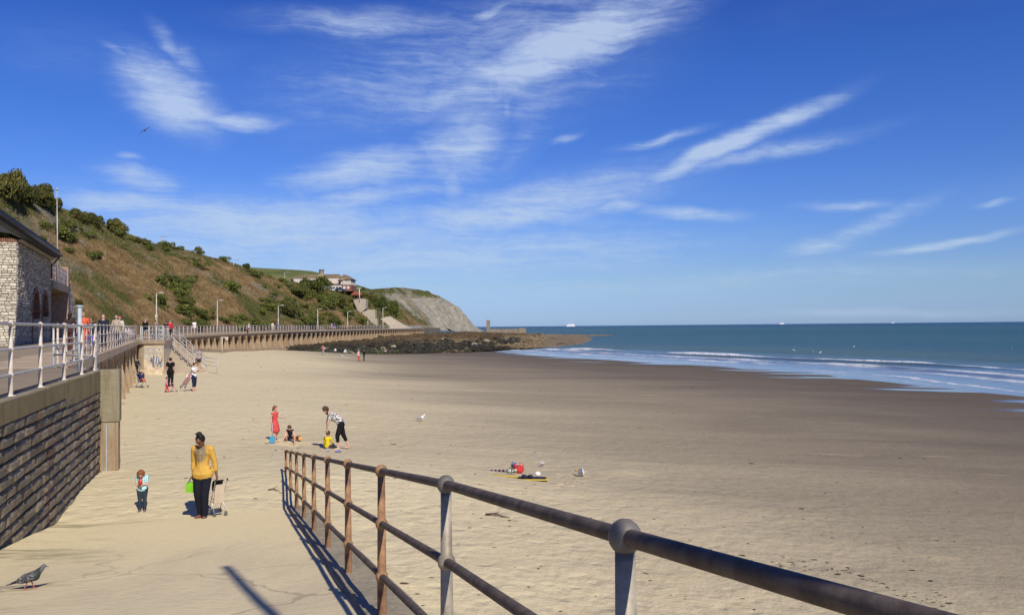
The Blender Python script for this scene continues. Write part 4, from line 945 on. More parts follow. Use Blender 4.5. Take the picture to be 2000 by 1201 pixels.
def rubble(mb, org, du, nrm, L_, z0, z1, ztop=None, skip=None, sw=(.13, .40), shh=(.09, .20), seed=1):
    r_ = random.Random(seed); z = z0
    while z < z1:
        h_ = r_.uniform(*shh); s = -r_.uniform(0, .3)
        while s < L_:
            w = r_.uniform(*sw); a, b = max(s, 0)+.012, min(s+w, L_)-.012; s += w
            if b-a < .05: continue
            mid = (a+b)/2; zz = z+r_.uniform(-.018, .018)
            if skip and skip(mid, z+h_/2): continue
            if ztop and z+h_ > ztop(mid): continue
            if z+h_ > z1+.05: continue
            o1, o2 = .0, r_.uniform(.025, .075); e = .028
            q = lambda u, o, zq: tuple(org+du*u+nrm*o+Vector((0, 0, zq)))
            mb.add([q(a, o1, zz), q(b, o1, zz), q(b, o1, zz+h_-.02), q(a, o1, zz+h_-.02), q(a+e, o2, zz+e), q(b-e, o2, zz+e*.8), q(b-e*1.2, o2*.9, zz+h_-.02-e), q(a+e, o2, zz+h_-.02-e)],
                   [(4, 5, 6, 7), (0, 1, 5, 4), (1, 2, 6, 5), (2, 3, 7, 6), (3, 0, 4, 7)])
        z += h_
def arch_in(s, z, s0, s1, zt):
    r_ = (s1-s0)/2; zc = zt-r_*1.15; return s0-.12 < s < s1+.12 and (z < zc or ((s-(s0+s1)/2)/(r_+.12))**2+((z-zc)/(r_*1.15+.12))**2 < 1)
AR = [(5.7, 9.0, 8.55), (10.2, 13.3, 8.55)]
def inarch(s, z): return any(arch_in(s, z, *a) for a in AR)
# main wall with real arched openings: built of vertical strips
m_ = MB(); ss = sorted(set([0, 15.1]+[a for A in AR for a in A[:2]]+[A[0]+(A[1]-A[0])*k/12 for A in AR for k in range(13)]))
for a, b in zip(ss[:-1], ss[1:]):
    mid = (a+b)/2; zb = BZ-.3
    for (s0, s1, zt) in AR:
        if s0 <= mid <= s1:
            r_ = (s1-s0)/2; zb = zt-r_*1.15+r_*1.15*math.sqrt(max(0, 1-((mid-(s0+s1)/2)/r_)**2))
    m_.extr([tuple(bp(a, -.55, zb)), tuple(bp(b, -.55, zb)), tuple(bp(b, 0, zb)), tuple(bp(a, 0, zb))], [tuple(bp(a, -.55, BT)), tuple(bp(b, -.55, BT)), tuple(bp(b, 0, BT)), tuple(bp(a, 0, BT))])
put(m_.build('seaward_wall', STM), sbld)
m_ = MB(); rubble(m_, bp(0, 0, 0), bd_, bn_, 15.1, BZ, BT-.05, None, inarch, seed=3); put(tag(m_.build('rubble_facing', RUB), kind='stuff'), sbld)
# brick arch rings
BRK = plain('brick_reveal', (.26, .13, .085), .85, .2, 7, .01, isl=.3)
for (s0, s1, zt) in AR:
    m_ = MB(); r_ = (s1-s0)/2; c = (s0+s1)/2; zc = zt-r_*1.15; n_ = 26
    for k in range(n_):
        t0, t1 = math.pi*(k+.06)/n_, math.pi*(k+.94)/n_
        q = lambda th, rr_, o: tuple(bp(c-rr_*math.cos(th), o, zc+rr_*1.15*math.sin(th)))
        m_.extr([q(t0, r_, -.5), q(t1, r_, -.5), q(t1, r_+.24, -.5), q(t0, r_+.24, -.5)], [q(t0, r_, .09), q(t1, r_, .09), q(t1, r_+.24, .09), q(t0, r_+.24, .09)])
    put(m_.build('arch_ring', BRK), sbld)
    for sj in (s0+.02, s1-.26):
        m_ = MB(); z = BZ
        while z < zc-.05: m_.extr([tuple(bp(sj, -.5, z)), tuple(bp(sj+.24, -.5, z)), tuple(bp(sj+.24, .085, z)), tuple(bp(sj, .085, z))], [tuple(bp(sj, -.5, z+.2)), tuple(bp(sj+.24, -.5, z+.2)), tuple(bp(sj+.24, .085, z+.2)), tuple(bp(sj, .085, z+.2))]); z += .22
        put(m_.build('arch_jamb', RUBL if sj > s0+1 else BRK), sbld)
DARKIN = plain('dark_timber', (.055, .045, .035), .8, .1, 3); RENDER_ = plain('shade_dark_render', (.07, .06, .05), .9, .1, 3)  # RENDER_ coloured dark to stand for the shade inside the arches
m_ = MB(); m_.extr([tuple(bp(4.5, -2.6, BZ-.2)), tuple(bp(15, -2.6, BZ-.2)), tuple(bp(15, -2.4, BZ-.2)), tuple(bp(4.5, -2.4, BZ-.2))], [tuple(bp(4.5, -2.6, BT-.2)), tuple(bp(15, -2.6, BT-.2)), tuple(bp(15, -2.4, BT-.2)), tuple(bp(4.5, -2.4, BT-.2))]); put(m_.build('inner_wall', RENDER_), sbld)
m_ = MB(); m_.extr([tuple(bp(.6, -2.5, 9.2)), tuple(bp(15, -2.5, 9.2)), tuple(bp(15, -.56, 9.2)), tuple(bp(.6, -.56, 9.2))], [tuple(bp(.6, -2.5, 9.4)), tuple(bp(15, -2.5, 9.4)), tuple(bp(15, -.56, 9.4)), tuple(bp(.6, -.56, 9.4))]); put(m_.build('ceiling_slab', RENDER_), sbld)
# camera-side wall
du2 = Vector((-.925, -.379, 0)).normalized(); n2_ = Vector((-du2.y, du2.x, 0)); n2_ = n2_ if n2_.y < 0 else -n2_
def b2(u, o, z): p = A0+du2*u+n2_*o; return (p.x, p.y, z)
m_ = MB(); m_.extr([b2(-.0, .012, BZ-.3), b2(9, .012, BZ-.3), b2(9, -.6, BZ-.3), b2(.56, -.6, BZ-.3)], [b2(-.0, .012, BT-.12), b2(9, .012, BT-.12), b2(9, -.6, BT-.12), b2(.56, -.6, BT-.12)]); put(m_.build('end_wall', STM), sbld)
m_ = MB(); rubble(m_, Vector(b2(9, .012, 0)), -du2, n2_, 9, BZ, BT-.15, seed=8, sw=(.16, .45), shh=(.10, .20)); put(tag(m_.build('lit_rubble_facing', RUBL), kind='stuff'), sbld)
m_ = MB()
for k in range(74): m_.box(Vector(b2(.06+.12*k, -.22, BT+.01)), (.095, .5, .24), math.atan2(du2.y, du2.x))
put(tag(m_.build('brick_capping', BRK), kind='stuff'), sbld)
m_ = MB()
for k in range(90): m_.box(bp(.1+.167*k, .16, BT+.02), (.10, .26, .10), math.atan2(bd_.y, bd_.x))
put(tag(m_.build('tile_ends', plain('pale_tile', (.55, .48, .38), .8, .1, 6)), kind='stuff'), sbld)
# eaves
SLATE = plain('dark_slate_fascia', (.035, .036, .042), .7, .15, 5, .004); 
m_ = MB(); ra = [(.75, 11.42), (.75, 12.0), (.55, 12.16), (-9, 13.1), (-9, 12.9), (-.3, 11.75), (.35, 11.42)]
m_.extr([tuple(bp(-.3, o, z)) for o, z in ra], [tuple(bp(14.1, o, z)) for o, z in ra]); rb_ = [(.75, 11.42), (.75, 12.0), (.55, 12.16), (.38, 12.16), (.38, 11.42)]; m_.extr([tuple(bp(-11, o, z)) for o, z in rb_], [tuple(bp(-.31, o, z)) for o, z in rb_]); put(m_.build('roof', SLATE), sbld)  # camera-side eave shaped as a narrow strip to keep the end wall sunlit
m_ = MB(); m_.tube([bp(-11, .84, 11.62), bp(14.25, .84, 11.62)], .11, 8); m_.tube([bp(14.0, .8, 11.6), bp(14.6, .35, 11.1), bp(14.9, .1, 10.9), bp(14.9, .1, 9.9)], .06, 6); put(m_.build('gutter', plain('black_gutter', (.03, .03, .034), .4), smooth=True), sbld)
# plants growing on the wall under the eaves
for k in range(5):
    put(inst('creeper', small_crowns[k % 3], LEAFG, None, b2(.8+.9*k, -.3, BT+.15), (0, 0, k), (.6, .4, .45)), sbld)
# balcony, recess, pillar and raking wing wall
m_ = MB(); m_.extr([tuple(bp(15.1, -3, 9.15)), tuple(bp(25.2, -3, 9.15)), tuple(bp(25.2, .22, 9.15)), tuple(bp(15.1, .22, 9.15))], [tuple(bp(15.1, -3, 9.75)), tuple(bp(25.2, -3, 9.75)), tuple(bp(25.2, .22, 9.75)), tuple(bp(15.1, .22, 9.75))]); put(m_.build('balcony_slab', mk_conc('balcony_concrete', (.26, .22, .16), (.32, .27, .2), (.2, .15, .1), .5, 1)), sbld)
m_ = MB(); m_.extr([tuple(bp(15.1, -3.3, BZ-.2)), tuple(bp(25.2, -3.3, BZ-.2)), tuple(bp(25.2, -3, BZ-.2)), tuple(bp(15.1, -3, BZ-.2))], [tuple(bp(15.1, -3.3, 11.0)), tuple(bp(25.2, -3.3, 11.0)), tuple(bp(25.2, -3, 11.0)), tuple(bp(15.1, -3, 11.0))]); put(m_.build('recess_wall', plain('brown_recess', (.13, .085, .06), .9, .15, 3)), sbld)
m_ = MB(); rubble(m_, bp(15.1, -3, 0), bn_, bd_, 3, BZ, 9.1, seed=5); put(tag(m_.build('recess_rubble', RUB), kind='stuff'), sbld)
BAL = plain('blue_grey_balustrade', (.30, .36, .43), .5)
for k in range(11):
    m_ = MB(); m_.tube([bp(15.3+.98*k, .05, 9.75), bp(15.3+.98*k, .05, 11.1)], .035, 6); put(m_.build('baluster_post', BAL), sbld)
for z in (9.95, 10.3, 10.7, 11.1):
    m_ = MB(); m_.tube([bp(15.2, .05, z), bp(25.1, .05, z)], .03, 6); put(m_.build('balcony_rail', BAL), sbld)
m_ = MB(); m_.extr([tuple(bp(25.2, -1.2, BZ-.3)), tuple(bp(26.0, -1.2, BZ-.3)), tuple(bp(26.0, .2, BZ-.3)), tuple(bp(25.2, .2, BZ-.3))], [tuple(bp(25.2, -1.2, 11.5)), tuple(bp(26, -1.2, 11.5)), tuple(bp(26, .2, 11.5)), tuple(bp(25.2, .2, 11.5))]); put(m_.build('corner_pier', plain('pink_pier', (.40, .27, .19), .85, .15, 4)), sbld)
wt = lambda u: 11.4 if u < 3.2 else 11.4-(u-3.2)*.55
m_ = MB(); m_.extr([tuple(bp(26, -1.0, BZ-.3)), tuple(bp(26, 0, BZ-.3)), tuple(bp(26, 0, 11.4)), tuple(bp(26, -1.0, 11.4))], [tuple(bp(37.5, -1.0, BZ-.3)), tuple(bp(37.5, 0, BZ-.3)), tuple(bp(37.5, 0, 6.0)), tuple(bp(37.5, -1.0, 6.0))]); put(m_.build('wing_wall', STM), sbld)
m_ = MB(); rubble(m_, bp(26, 0, 0), bd_, bn_, 11.4, BZ, 11.4, lambda u: 11.5-u*.47, seed=6); put(tag(m_.build('wing_rubble', RUB), kind='stuff'), sbld)
# mast behind the balcony
p = at_y(112, 497, 67); tp = at_y(108.5, 370, 67); t = thing('mast', 'very thin tall pale mast rising above the end of the stone building', 'mast', (p.x, p.y, 9.75))
m_ = MB(); m_.tube([(0, 0, 0), (0, 0, 3.2), (-.05, 0, tp.z-9.75)], [.06, .05, .03], 8); m_.build('pole', WRAIL, t, True); m_ = MB(); m_.ball((-.05, 0, tp.z-9.75), .11, 8, 6); m_.build('finial', WRAIL, t, True)

# low wall behind the promenade
LOWW = mk_conc('rear_wall', (.20, .15, .115), (.26, .20, .15), (.13, .09, .065), .6, .6, True)
m_ = MB(); ys = list(np.arange(84, 340, 4.))
lw = thing('low_promenade_wall', 'low brown wall along the foot of the hill behind the promenade', 'wall', (inner_x(90), 90, 5))
for k, (a, b) in enumerate(zip(ys[:-1], ys[1:])):
    m_ = MB(); xa, xb = inner_x(a), inner_x(b); za, zb = deck_z(a), deck_z(b)
    m_.extr([(xa-.4, a+.01, za-.3), (xa, a+.01, za-.3), (xa, a+.01, za+1.18), (xa-.4, a+.01, za+1.18)], [(xb-.4, b-.01, zb-.3), (xb, b-.01, zb-.3), (xb, b-.01, zb+1.18), (xb-.4, b-.01, zb+1.18)])
    if k % 3 == 0: m_.box((xa+.02, a, za+.62), (.5, .5, 1.45))
    put(m_.build('wall_bay', LOWW), lw)

# ------------------------------------------------------------------ lamps
LP = plain('lamp_column', (.55, .53, .47), .5, .12, 4)
def lamp(p, h, lab, group='street lamps along the promenade', arm=.85, m=LP, dirx=1, r=.085):
    t = thing('street_lamp', lab, 'street lamp', p, 0, group)
    m_ = MB(); m_.tube([(0, 0, -.2), (0, 0, h*.42), (0, 0, h*.42+.05), (0, 0, h)], [r*1.25, r*1.2, r*.8, r*.65], 8); m_.build('column', m, t, True)
    m_ = MB(); m_.tube([(0, 0, h-.02), (dirx*arm*.4, 0, h+.06), (dirx*arm*.6, 0, h+.08)], r*.5, 6); m_.build('arm', m, t, True)
    m_ = MB(); m_.box((dirx*arm*.85, 0, h+.10), (arm*.62, .26, .14)); m_.build('lantern', m, t)
    return t
for (px, Y, lab) in [(305.5, 119, 'nearest promenade lamp, with a small white box half way up'), (424.5, 150, 'second promenade lamp from the left, right of the white-shirted walker'), (543.5, 183, 'third promenade lamp, in front of the large green bush'),
                     (620.5, 220, 'fourth promenade lamp, below the dark bushes under the house'), (679, 255, 'fifth promenade lamp, left of the concrete cliff stairs')]:
    p = at_y(px, 640, Y); top_ = {305.5: 573, 424.5: 587, 543.5: 597, 620.5: 604, 679: 608.5}[px]; z1 = at_y(px, top_, Y).z; z0 = deck_z(Y)
    t = lamp((p.x, p.y, z0), z1-z0, lab, r=.10 if Y < 200 else .12, arm=.9 if Y < 160 else 1.1)
    if Y == 119: m_ = MB(); m_.box((.04, -.12, 2.55), (.34, .12, .5)); m_.build('notice_box', WHITE, t)
p = at_y(748, 640, 290); lamp((p.x, p.y, 5.6), at_y(748, 601.5, 290).z-5.6, 'tall pale lamp standing in front of the sloping concrete apron', r=.13, arm=1.2)
p = at_y(718.5, 640, 280); t = pole('pole', 'short pale pole at the foot of the concrete cliff stairs', 'pole', (p.x, p.y, 5.5), 2.6, .12, WRAIL)
for px, py, top_, lab in [(313, 480, 463, 'small lamp on the skyline right of the crest bushes'), (456, 520, 508, 'lamp on the skyline left of the small dark bush'), (556, 552, 532, 'lamp on the green hill just left of the white house')]:
    p = None
    for dy in range(0, 30):
        p = hit(px, py+dy)
        if p: break
    if p: h_ = at_y(px, top_, p.y).z-p.z; lamp(tuple(p), h_, lab, 'lamps on top of the hill', arm=1.3, r=.11, m=WRAIL)
# white marquee top on the skyline
p = next((q for q in (hit(386, y_) for y_ in range(492, 530)) if q), None)
if p: m_ = MB(); m_.ball((0, 0, 0), (1.1, 1.1, .7), 12, 8); tag(m_.build('marquee_roof', plain('white_canvas', (.75, .74, .72), .6), None, True, loc=p), 'small white domed tent top peeping over the hill skyline', 'tent')

# ------------------------------------------------------------------ white house on the hill
HY0 = 338.; KH = HY0/F
def hx(px): return (px-1000)*KH
def hz(py, px=630): return EYE+(641-py)*KH
ROOF = mk_conc('brown_tile_roof', (.155, .115, .072), (.20, .15, .095), (.11, .08, .05), .6, .5); WALLW = plain('white_render', (.66, .60, .50), .8, .06, 2, c2=(.52, .48, .42)); REDB = plain('red_brick', (.28, .12, .085), .85, .15, 5)
TBR = plain('brown_timber', (.15, .08, .05), .8); GLASS = plain('window_glass', (.035, .045, .055), .15, .2, 3, spec=.6); WFR = plain('white_frame', (.72, .72, .70), .6)
hs_ = thing('hill_house', 'white and brown gabled house with a long tiled roof on top of the hill', 'house', (hx(628), HY0, hz(569)))
def hput(mb, n, m, par=None): return put(mb.build(n, m), hs_)
def roof(mb, x0, x1, y0, y1, ze, zr, hip0, hip1):
    ym = (y0+y1)/2; v = [(x0, y0, ze), (x1, y0, ze), (x1, y1, ze), (x0, y1, ze), (x0+hip0, ym, zr), (x1-hip1, ym, zr)]
    mb.add(v, [(0, 1, 5, 4), (2, 3, 4, 5), (1, 2, 5), (3, 0, 4), (3, 2, 1, 0)])
m_ = MB(); m_.box(((hx(572)+hx(662))/2, HY0+7, hz(562)), (hx(662)-hx(572), 12, 7.5)); hput(m_, 'main_wall', WALLW)
m_ = MB(); roof(m_, hx(573), hx(668), HY0+.2, HY0+14.5, hz(556), hz(533.3), 3.2, 2.6); hput(m_, 'main_roof', ROOF)
m_ = MB(); m_.box(((hx(565)+hx(592))/2, HY0+5, hz(553)), (hx(592)-hx(566), 6, 4.2)); hput(m_, 'left_wing', WALLW)
m_ = MB(); roof(m_, hx(563), hx(595), HY0+1.2, HY0+9, hz(544.5), hz(536), 1.8, .4); hput(m_, 'left_wing_roof', ROOF)
for k in range(5): 
    m_ = MB(); m_.box((hx(569+5*k), HY0+1.9, hz(548)), (.55, .12, .9)); hput(m_, 'window', GLASS)
# roof flare and turret
m_ = MB(); c = hx(621); yb = HY0+6.4; a_ = 1.9; v = [(c-a_, yb-3.8, hz(547)), (c+a_, yb-3.8, hz(547)), (c+a_, yb+3, hz(547)), (c-a_, yb+3, hz(547)), (c-.8, yb-.8, hz(533)), (c+.8, yb-.8, hz(533)), (c+.8, yb+.8, hz(533)), (c-.8, yb+.8, hz(533))]
m_.add(v, [(0, 1, 5, 4), (1, 2, 6, 5), (2, 3, 7, 6), (3, 0, 4, 7), (4, 5, 6, 7)]); hput(m_, 'turret_base', mk_conc('lichened_tile', (.28, .22, .12), (.34, .28, .15), (.18, .14, .09), .5, .6))
m_ = MB(); m_.box((c, yb, hz(529.5)), (1.6, 1.6, 1.9)); hput(m_, 'turret', plain('turret_render', (.32, .26, .21), .8)); m_ = MB(); m_.box((c, yb, hz(525.2)), (2.1, 2.1, .22)); hput(m_, 'turret_cap', plain('lead_cap', (.10, .10, .11), .6))
m_ = MB(); m_.box((c-.5, yb-.81, hz(529.3)), (.5, .06, 1.5)); hput(m_, 'louvre', GLASS)
# dormer window band
m_ = MB(); m_.box((hx(644), HY0+3.4, hz(545.3)), (hx(653)-hx(635.5), 1.6, .75)); o = hput(m_, 'dormer', WFR)
# flat-roofed white extension with windows
m_ = MB(); m_.box((hx(655), HY0-.2, hz(563)), (hx(671)-hx(640), 3.4, hz(556.8)-hz(569))); hput(m_, 'extension', WALLW)
m_ = MB(); m_.box((hx(655), HY0-.3, hz(556.4)), (hx(672)-hx(639), 3.9, .22)); hput(m_, 'extension_roof', plain('pinkish_felt', (.42, .33, .30), .8))
for k in range(5):
    m_ = MB(); m_.box((hx(643.5+5.6*k), HY0-1.93, hz(562.3)), (.92, .10, .75)); w = hput(m_, 'window', WFR)
    m2 = MB(); m2.box((hx(643.5+5.6*k), HY0-2.0, hz(562.3)), (.74, .06, .58)); g = put(m2.build('pane', GLASS), hs_); g.parent = w; g.matrix_parent_inverse = Matrix()
# right gabled wing
x0, x1 = hx(663.5), hx(688); m_ = MB(); m_.extr([(x0+.9, HY0-2, hz(557)), (x1, HY0-2, hz(557)), (x1-.35, HY0-2, hz(546)), (x0+.9, HY0-2, hz(546))], [(x0+.9, HY0+8, hz(557)), (x1, HY0+8, hz(557)), (x1-.35, HY0+8, hz(546)), (x0+.9, HY0+8, hz(546))]); hput(m_, 'gable_wall', WALLW)
m_ = MB(); m_.box(((hx(669.5)+x1)/2, HY0+2.8, hz(563)), (x1-hx(669.5), 9.4, hz(557)-hz(569.5))); hput(m_, 'brick_storey', REDB)
m_ = MB(); xm = hx(671.5); v = [(x0-.5, HY0-2.5, hz(549.5)), (x1+.4, HY0-2.5, hz(546.5)), (xm-.4, HY0+.5, hz(536.5)), (xm+.4, HY0+.5, hz(536.5)), (x0-.5, HY0+9, hz(549.5)), (x1+.4, HY0+9, hz(546.5)), (xm-.4, HY0+7, hz(536.5)), (xm+.4, HY0+7, hz(536.5))]
m_.add(v, [(0, 1, 3, 2), (0, 2, 6, 4), (1, 5, 7, 3), (2, 3, 7, 6), (4, 6, 7, 5)]); hput(m_, 'gable_roof', ROOF)
for k in range(6): m_ = MB(); m_.box((hx(667+3.8*k), HY0-2.05, hz(551.5)), (.14, .1, hz(547)-hz(556.5))); hput(m_, 'timber_stud', plain('pale_stud', (.45, .40, .34), .8) if k else TBR)
m_ = MB(); m_.box((hx(674), HY0-2.1, hz(551)), (1.1, .1, 1.1)); hput(m_, 'window', WFR)
for px in (674.5, 682):
    m_ = MB(); m_.box((hx(px), HY0-2.0, hz(562.5)), (.95, .12, 1.05)); hput(m_, 'window', WFR)
for px, c_, lab in [(654.5, (.65, .65, .65), 'white car parked below the flat extension of the hill house'), (669.5, (.05, .07, .11), 'dark blue car parked beside the brick part of the hill house')]:
    t = thing('parked_car', lab, 'car', (hx(px), HY0-4.5, hz(570.2))); cm_ = plain('car_paint', c_, .3, .03, 2, spec=.5)
    m_ = MB(); m_.extr([(-2, -.85, .3), (2, -.85, .3), (2.05, -.85, .8), (1.2, -.85, .95), (-1.9, -.85, .95)], [(-2, .85, .3), (2, .85, .3), (2.05, .85, .8), (1.2, .85, .95), (-1.9, .85, .95)]); m_.build('body', cm_, t)
    m_ = MB(); m_.extr([(-1.7, -.7, .95), (1.1, -.7, .95), (.5, -.62, 1.45), (-1.3, -.62, 1.45)], [(-1.7, .7, .95), (1.1, .7, .95), (.5, .62, 1.45), (-1.3, .62, 1.45)]); m_.build('cabin', GLASS, t)
    for wx in (-1.25, 1.25): m_ = MB(); m_.tube([(wx, -.88, .32), (wx, .88, .32)], .32, 12); m_.build('wheel', plain('tyre', (.02, .02, .02), .9), t)
# ------------------------------------------------------------------ shelter, cliff stairs, concrete apron
p = hit(697, 588) or at_y(697, 588, 310); k = p.y/F
sh_ = thing('clifftop_shelter', 'small open shelter with a red hipped roof above the concrete cliff stairs', 'shelter', tuple(p))
w = 22*k; m_ = MB(); roof(m_, -w/2, w/2, -2, 2.6, 6.2*k+1.1, 6.2*k+2.7, 1.5, 1.5); m_.build('roof', plain('red_tile', (.28, .085, .05), .8, .15, 4), sh_)
for sx_ in (-.42, -.14, .14, .42): m_ = MB(); m_.box((w*sx_, -1.6, (6.2*k+1)/2), (.2, .2, 6.2*k+1.2)); m_.build('post', TBR, sh_)
m_ = MB(); m_.box((0, 1.8, (6.2*k+1)/2), (w*.86, .2, 6.2*k+1.0)); m_.build('rear_wall', DARKIN, sh_)
CONP = mk_conc('pale_concrete', (.38, .33, .25), (.44, .385, .30), (.28, .235, .17), .5, .4, True)
def slab(par, n, poly, Y, th=3., lean=0, m=CONP):
    P3 = [at_y(x, y, Y) for x, y in poly]; zb = min(q.z for q in P3)
    m_ = MB(); m_.extr([(q.x, q.y+lean*(q.z-zb), q.z) for q in P3], [(q.x, q.y+lean*(q.z-zb)+th, q.z) for q in P3]); return put(m_.build(n, m), par)
Ys = (hit(704, 608) or Vector((0, 300, 0))).y-2.0
cst = thing('cliff_stairs', 'stepped pale concrete parapets of the zigzag stairs up the cliff', 'stairs', tuple(at_y(708, 612, Ys)))
slab(cst, 'parapet', [(690, 586), (702, 583), (714.5, 584), (714.5, 603), (703, 612), (697, 604)], Ys, 5)
slab(cst, 'parapet', [(707.5, 610), (719, 604.5), (732.5, 604.5), (732.5, 622), (714, 626), (708, 619)], Ys-5, 4)
slab(cst, 'parapet', [(714, 624.5), (726, 621), (736.5, 622), (736.5, 640), (712, 640)], Ys-9, 3)
m_ = MB()
for k_ in range(16):
    q = at_y(700+2.0*k_, 600+2.2*k_, Ys-2.5-.25*k_); m_.box(q, (.5, 1.2, .18))
put(m_.build('flight', CONP), cst)
Ya = (hit(760, 636) or Vector((0, 320, 0))).y-3.
slab_t = thing('concrete_apron', 'wide sloping pale concrete apron at the foot of the cliff', 'slope', tuple(at_y(758, 640, Ya)))
slab(slab_t, 'slope_face', [(716, 641), (740, 627), (746, 620.5), (757.5, 617.5), (772, 626), (786, 634), (802, 641.5)], Ya, 6, .5)
slab(slab_t, 'buttress_wall', [(737, 641), (739, 628), (746, 620.5), (748, 641)], Ya-.3, 1.)
p = at_y(702, 584, Ys); pole('floodlight_pole', 'tall pole with floodlights standing by the red-roofed shelter', 'pole', (p.x, p.y, p.z-1), (584-563)*p.y/F+1, .2, WHITE,
     lambda t: MB().box((0, 0, (584-563)*p.y/F+1), (1.6, .5, .4)).build('floodlights', GALV, t))
# dark benches far along the promenade
for px, Y, lab in [(589, 200, 'dark bench on the far promenade left of the fourth lamp'), (703, 268, 'first dark bench of the three beyond the fifth lamp'), (719.5, 275, 'middle dark bench of the three beyond the fifth lamp'), (740, 284, 'last dark bench before the sloping apron')]:
    p = at_y(px, 644, Y); z = deck_z(Y); t = thing('bench', lab, 'bench', (p.x, p.y, z)); BM = plain('dark_bench', (.05, .035, .03), .7)
    m_ = MB(); m_.box((0, 0, .45), (1.9, .5, .08)); m_.build('seat', BM, t); m_ = MB(); m_.box((0, .26, .80), (1.9, .08, .5)); m_.build('backrest', BM, t)
    for s_ in (-.8, .8): m_ = MB(); m_.box((s_, 0, .22), (.12, .5, .44)); m_.build('leg', BM, t)
# ------------------------------------------------------------------ ships on the horizon
SHIP = plain('ship_white', (.80, .80, .80), .5); SHIPD = plain('ship_blue', (.10, .16, .30), .5)
def ship(px, Y, L_, lab):
    p = at_y(px, 637, Y); t = thing('ferry', lab, 'ship', (p.x, Y, 0)); h = L_*.16
    m_ = MB(); m_.extr([(-L_/2, -9, -1), (L_*.44, -9, -1), (L_*.5, -4, h*.8), (L_*.47, -9, h*.85), (-L_/2, -9, h*.8)], [(-L_/2, 9, -1), (L_*.44, 9, -1), (L_*.5, 4, h*.8), (L_*.47, 9, h*.85), (-L_/2, 9, h*.8)]); m_.build('hull', SHIP, t)
    m_ = MB(); m_.box((-.02*L_, 0, h*1.1), (L_*.78, 15, h*.6)); m_.box((.16*L_, 0, h*1.6), (L_*.28, 12, h*.45)); m_.build('superstructure', SHIP, t)
    m_ = MB(); m_.box((-.18*L_, 0, h*1.75), (L_*.08, 6, h*.8)); m_.build('funnel', SHIP, t)
ship(1115, 8000, 88, 'white ferry on the horizon, the nearest and largest of the three ships'); ship(1527, 15000, 90, 'pale ship on the horizon in the middle of the open sea'); ship(1744, 21000, 80, 'faint tiny ship farthest right on the horizon')

# ------------------------------------------------------------------ people
def frame_(d):
    d = Vector(d).normalized(); a = d.cross(Vector((0, 0, 1)) if abs(d.z) < .95 else Vector((1, 0, 0))).normalized(); return Matrix((a, d.cross(a), d)).transposed()
def cap(mb, p, q, r1, r2=None, seg=10, flat=1.):
    """tapered capsule between two joints"""
    p, q = Vector(p), Vector(q); r2 = r1 if r2 is None else r2; d = q-p
    if d.length < 1e-5: return mb.ball(p, r1, seg, 6)
    Fm = frame_(d); L_ = d.length; prof = []
    for k in range(4): a = math.pi/2*k/3; prof.append((-r1*math.cos(a), r1*math.sin(a)+1e-4))
    for k in range(4): a = math.pi/2*k/3; prof.append((L_+r2*math.sin(a), r2*math.cos(a)+1e-4))
    V_ = [];
    for h, r_ in prof:
        for k in range(seg): th = 2*math.pi*k/seg; V_.append(tuple(p+Fm @ Vector((r_*math.cos(th), r_*flat*math.sin(th), h))))
    n = len(prof); return mb.add(V_, [(i*seg+k, i*seg+(k+1) % seg, (i+1)*seg+(k+1) % seg, (i+1)*seg+k) for i in range(n-1) for k in range(seg)]+[tuple(range(seg))[::-1], tuple(range((n-1)*seg, n*seg))])
_dg = None
def fuse(mb, name, vox, mats, parent=None, smooth_it=2, **kw):
    """join overlapping solids into one continuous skin"""
    me = mb.mesh(name); o = bpy.data.objects.new(name, me); COL.objects.link(o)
    r_ = o.modifiers.new('r', 'REMESH'); r_.mode = 'VOXEL'; r_.voxel_size = vox
    s_ = o.modifiers.new('s', 'SMOOTH'); s_.factor = .5; s_.iterations = smooth_it
    dg = bpy.context.evaluated_depsgraph_get(); ev = o.evaluated_get(dg); nm = bpy.data.meshes.new_from_object(ev); bpy.data.objects.remove(o)
    nm.polygons.foreach_set('use_smooth', [True]*len(nm.polygons)); nm.name = name
    return inst(name, nm, mats, parent, **kw)
SKIN = {'pale': plain('skin_pale', (.60, .36, .26), .55, .04, 6), 'tan': plain('skin_tan', (.45, .25, .165), .55, .04, 6), 'brown': plain('skin_brown', (.20, .095, .06), .5, .04, 6)}
_cm = {}
def cloth(c, pat=None):
    k = (c, pat)
    if k in _cm: return _cm[k]
    m, t, b = mat('cloth', .9, .15); oc = t.n('ShaderNodeTexCoord').outputs['Object']; n = t.noise(oc, 9, 4, .6)
    if pat == 'monochrome':
        a = t.noise(oc, 13, 3, .6, 1.4); col = t.ramp(a, [(.46, (.02, .02, .025)), (.50, c)])
    elif pat == 'check':
        w1 = t.n('ShaderNodeTexWave', {'Vector': oc, 'Scale': 9.}, bands_direction='X').outputs['Fac']; w2 = t.n('ShaderNodeTexWave', {'Vector': oc, 'Scale': 9.}, bands_direction='Z').outputs['Fac']
        col = t.mix(t.ss(t.m('ADD', w1, w2), 1.0, 1.5), c, (.10, .34, .40))
    elif pat == 'yoke':
        sp = t.n('ShaderNodeSeparateXYZ', {0: oc}); q = t.v('LENGTH', t.v('MULTIPLY', t.v('SUBTRACT', oc, (0, -.12, 1.23)), (1.5, .6, 1.)))
        col = t.mix(t.m('MULTIPLY', t.ss(q, .22, .13), t.ss(t.noise(oc, 34, 4, .7), .35, .6, .55, 1.)), c, (.17, .15, .11))
    else: col = t.mix(t.ss(n, .35, .65), tuple(x*.78 for x in c), c)
    t.l.new(col, b.inputs['Base Color']); bump(t, b, t.noise(oc, 14, 4, .6, .8), .02, .6); _cm[k] = m; return m
